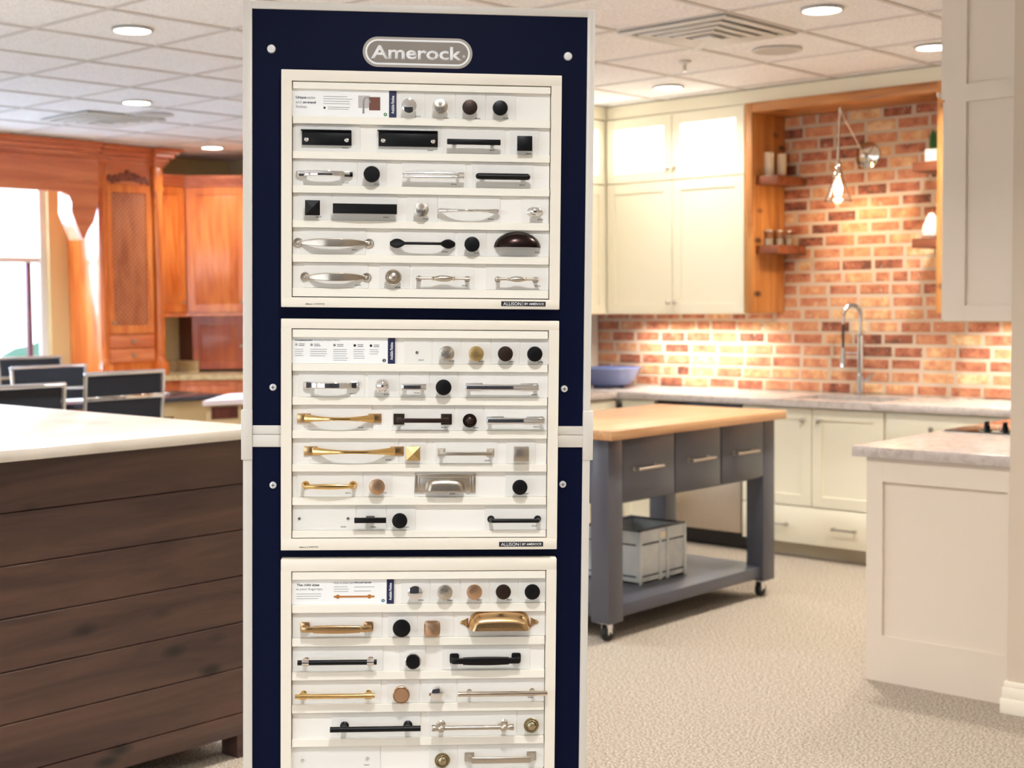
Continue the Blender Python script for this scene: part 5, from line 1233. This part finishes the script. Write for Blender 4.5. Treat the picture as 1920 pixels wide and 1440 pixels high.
# upper cabinets round the corner
uk = thing('corner_wall_cabinet', 'cherry corner wall cabinet with raised panel doors right of the tall cabinet', 'cabinet')
def cprism(o, z0, z1, b):
    d_ = o * .41
    return b.prism([(-10.345, 6.680), (-10.02 + o, 6.680), (-10.02 + o, 7.0 - d_), (-9.66 + d_, 7.36 - o), (-8.9, 7.36 - o), (-8.9, 7.685), (-10.345, 7.685)], z0, z1)
cprism(-.022, 1.41, 2.47, B()).obj('body', M['cherry'], uk)
b = B()
for z0, z1, o in ((2.47, 2.50, .0), (2.50, 2.525, .03), (2.525, 2.555, .06)): cprism(o, z0, z1, b)
b.obj('crown', M['cherry_h'], uk)
cprism(-.004, 1.385, 1.41, B()).obj('light_rail', M['cherry_h'], uk)
def place_door(u0, u1, z0, z1, origin, rz, par, m='cherry', kx=None, kz=None, name='door', st=.055):
    d = raised(B(), u0, u1, z0, z1, st).obj(name, M[m], par); d.location = origin; d.rotation_euler = (0, 0, rz)
    if kx is not None: knob_at(d, kx, 0, kz, 'anickel', r=.013)
    return d
place_door(.004, .316, 1.42, 2.46, (-10.020, 6.682, 0), pi / 2, uk, kx=.285, kz=1.50)
dl = sqrt(.36 ** 2 * 2)
place_door(.010, dl - .010, 1.42, 2.46, (-10.018, 7.0, 0), pi / 4, uk, kx=dl - .045, kz=1.50)
place_door(.02, .40, 1.42, 2.46, (-9.645, 7.358, 0), 0, uk, kx=.06, kz=1.50)
ga = thing('appliance_garage', 'cherry appliance garage with a small panel door under the corner cabinet', 'cabinet')
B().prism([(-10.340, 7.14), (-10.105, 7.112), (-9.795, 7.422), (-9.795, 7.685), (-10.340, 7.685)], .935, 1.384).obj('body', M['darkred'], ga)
dg = .31 * sqrt(2)
place_door(.0, dg, .935, 1.380, (-10.0907, 7.0977, 0), pi / 4, ga, 'garage', kx=dg - .025, kz=1.13)
# stone counter and base
def kprism(o, z0, z1, b): return b.prism([(-10.345, 4.0), (-9.700 + o, 4.0), (-9.700 + o, 6.70 - o * .4), (-9.36 + o * .4, 7.04 - o), (-8.2, 7.04 - o), (-8.2, 7.685), (-10.345, 7.685)], z0, z1)
kc = thing('stone_counter', 'pale yellow stone counter running under the cherry cabinets', 'countertop')
kprism(0, .875, .915, B()).obj('slab', M['tantop'], kc)
B().box(-10.345, -10.325, 6.68, 7.1, .915, 1.015).box(-9.79, -8.2, 7.665, 7.685, .915, 1.015).box(-10.32, -10.02, 7.095, 7.108, .915, 1.01).obj('backsplash', M['tantop'], kc)
kb = thing('cherry_base_cabinet', 'cherry base cabinets under the pale yellow counter', 'cabinet')
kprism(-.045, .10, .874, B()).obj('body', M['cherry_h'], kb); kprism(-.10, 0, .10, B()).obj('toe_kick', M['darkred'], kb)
for k in range(5): place_door(.01, .50, .12, .70, (-9.724, 4.1 + .51 * k, 0), pi / 2, kb); place_door(.01, .50, .71, .865, (-9.724, 4.1 + .51 * k, 0), pi / 2, kb, 'cherry_h', name='drawer', st=.03)
place_door(.02, .46, .71, .865, (-9.731, 6.704, 0), pi / 4, kb, 'cherry_h', name='drawer', st=.03); place_door(.02, .46, .12, .70, (-9.731, 6.704, 0), pi / 4, kb)
for k in range(2): place_door(.01, .50, .71, .865, (-9.37 + .51 * k, 7.064, 0), 0, kb, 'cherry_h', name='drawer', st=.03)

# outside the windows
struct(B().box(-40, -10.6, -30, 40, -.6, -.5).obj('ground_outside', M['tarmac']))
hd = B(); random.seed(9)
for k in range(60):
    hd.sphere((-19 + random.uniform(-.6, .6), -4 + k * .42, .1 + random.uniform(-.2, .3)), random.uniform(.5, .8), seg=8)
tag(hd.obj('hedge', M['hedge']), 'low green hedge outside the bright left window', 'hedge')

# ------------------------------------------------------------------ light
def area(name, loc, size, energy, color, rot=(0, 0, 0), sy=None, shape='DISK', spread=radians(140)):
    l = bpy.data.lights.new(name, 'AREA'); l.shape = shape; l.size = size
    if sy: l.size_y = sy
    l.energy = energy; l.color = color; l.spread = spread
    o = bpy.data.objects.new(name, l); COL.objects.link(o); o.location = loc; o.rotation_euler = rot; return o
WARM = (1.0, .965, .89); NEU = (.93, .96, 1.0); COOL = (.70, .83, 1.0)
for x, y, lb in LIGHTS: area('downlight_and_fill_beam', (x, y, CEIL - .02), .15, (6 if y > 6.5 and -6 < x < -4 else 9 if x < -9 else 22 if x > -4 else 30), WARM if x > -5.2 else COOL)
for x in (-8.5, -5.8, -3.4, -1.0, 1.4):
    for y in (-3.6, -1.2, 1.1): area('downlight_and_fill_beam', (x, y, CEIL - .02), .15, 20, NEU)  # added fill lamps over the unseen part of the room, no fixtures modelled
for x, y in ((-1.2, 3.0), (1.2, 3.2), (-3.6, 3.1)): area('downlight_and_fill_beam', (x, y, CEIL - .02), .15, 22, WARM)  # more added fill lamps, out of view and without fixtures
area("undercabinet_strip", (-5.25, 7.50, 1.388), .95, 9, WARM, sy=.04, shape='RECTANGLE')
area('undercabinet_strip', (-2.6, 7.50, 1.388), 1.5, 11, WARM, sy=.04, shape='RECTANGLE')
bl = bpy.data.lights.new('bulb_glow', 'POINT'); bl.energy = 6; bl.color = (1, .72, .42); bl.shadow_soft_size = .03
bo_ = bpy.data.objects.new('bulb_glow', bl); COL.objects.link(bo_); bo_.location = (-4.118, 7.35, 2.03)
# daylight coming in through the left window and the shop front
area('window_daylight', (-10.9, 4.57, 1.75), 2.7, 380, (.48, .70, 1.0), (0, -pi / 2 - .55, 0), 1.5, 'RECTANGLE', pi)
W_ = bpy.data.worlds.new('daylight'); SC.world = W_; W_.use_nodes = True
n = W_.node_tree.nodes; l = W_.node_tree.links; bg = n['Background']
sky = n.new('ShaderNodeTexSky'); sky.sky_type = 'HOSEK_WILKIE'; sky.turbidity = 6; sky.sun_direction = Vector((.3, -.5, .8)).normalized()
mx = n.new('ShaderNodeMix'); mx.data_type = 'RGBA'; mx.inputs['Factor'].default_value = .75
mx.inputs['B'].default_value = (.80, .90, 1.0, 1)
l.new(sky.outputs['Color'], mx.inputs['A']); l.new(mx.outputs['Result'], bg.inputs['Color']); bg.inputs['Strength'].default_value = 3.6

# unseen dark cabinet added behind the camera so the chrome pulls mirror black
ds = thing('added_dark_reflector', 'unseen dark cabinet added behind the viewer to give the chrome black reflections', 'cabinet', (1.35, -1.50, 0), radians(42.2))
B().box(-1.3, 1.3, -.25, .25, .08, 2.15, .004).obj('body', M['plank'], ds)
for k in range(4): B().box(-1.29 + .65 * k, -.66 + .65 * k, .25, .27, .10, 2.13, .003).obj('door', M['crate_d'], ds)
B().box(-1.25, 1.25, -.20, .20, 0, .08).obj('toe_kick', M['ink'], ds)

# ------------------------------------------------------------------ camera
cd = bpy.data.cameras.new('camera'); cam = bpy.data.objects.new('camera', cd); COL.objects.link(cam)
cd.sensor_width = 36; cd.lens = 2660 / 1920 * 36; cd.clip_start = .05; cd.clip_end = 200
pitch = math.atan(156 / 2660)
cam.matrix_world = Matrix.Translation((0, 0, 1.49)) @ Matrix.Rotation(radians(42.2), 4, 'Z') @ Matrix.Rotation(pi / 2 - pitch, 4, 'X') @ Matrix.Rotation(-.0098, 4, 'Z')
cd.dof.use_dof = True; cd.dof.focus_distance = 2.79; cd.dof.aperture_fstop = 5.6
SC.camera = cam
vs = SC.view_settings
vs.view_transform = 'Standard'; vs.look = 'None'; vs.gamma = 1; vs.use_curve_mapping = False; vs.exposure = 0.45
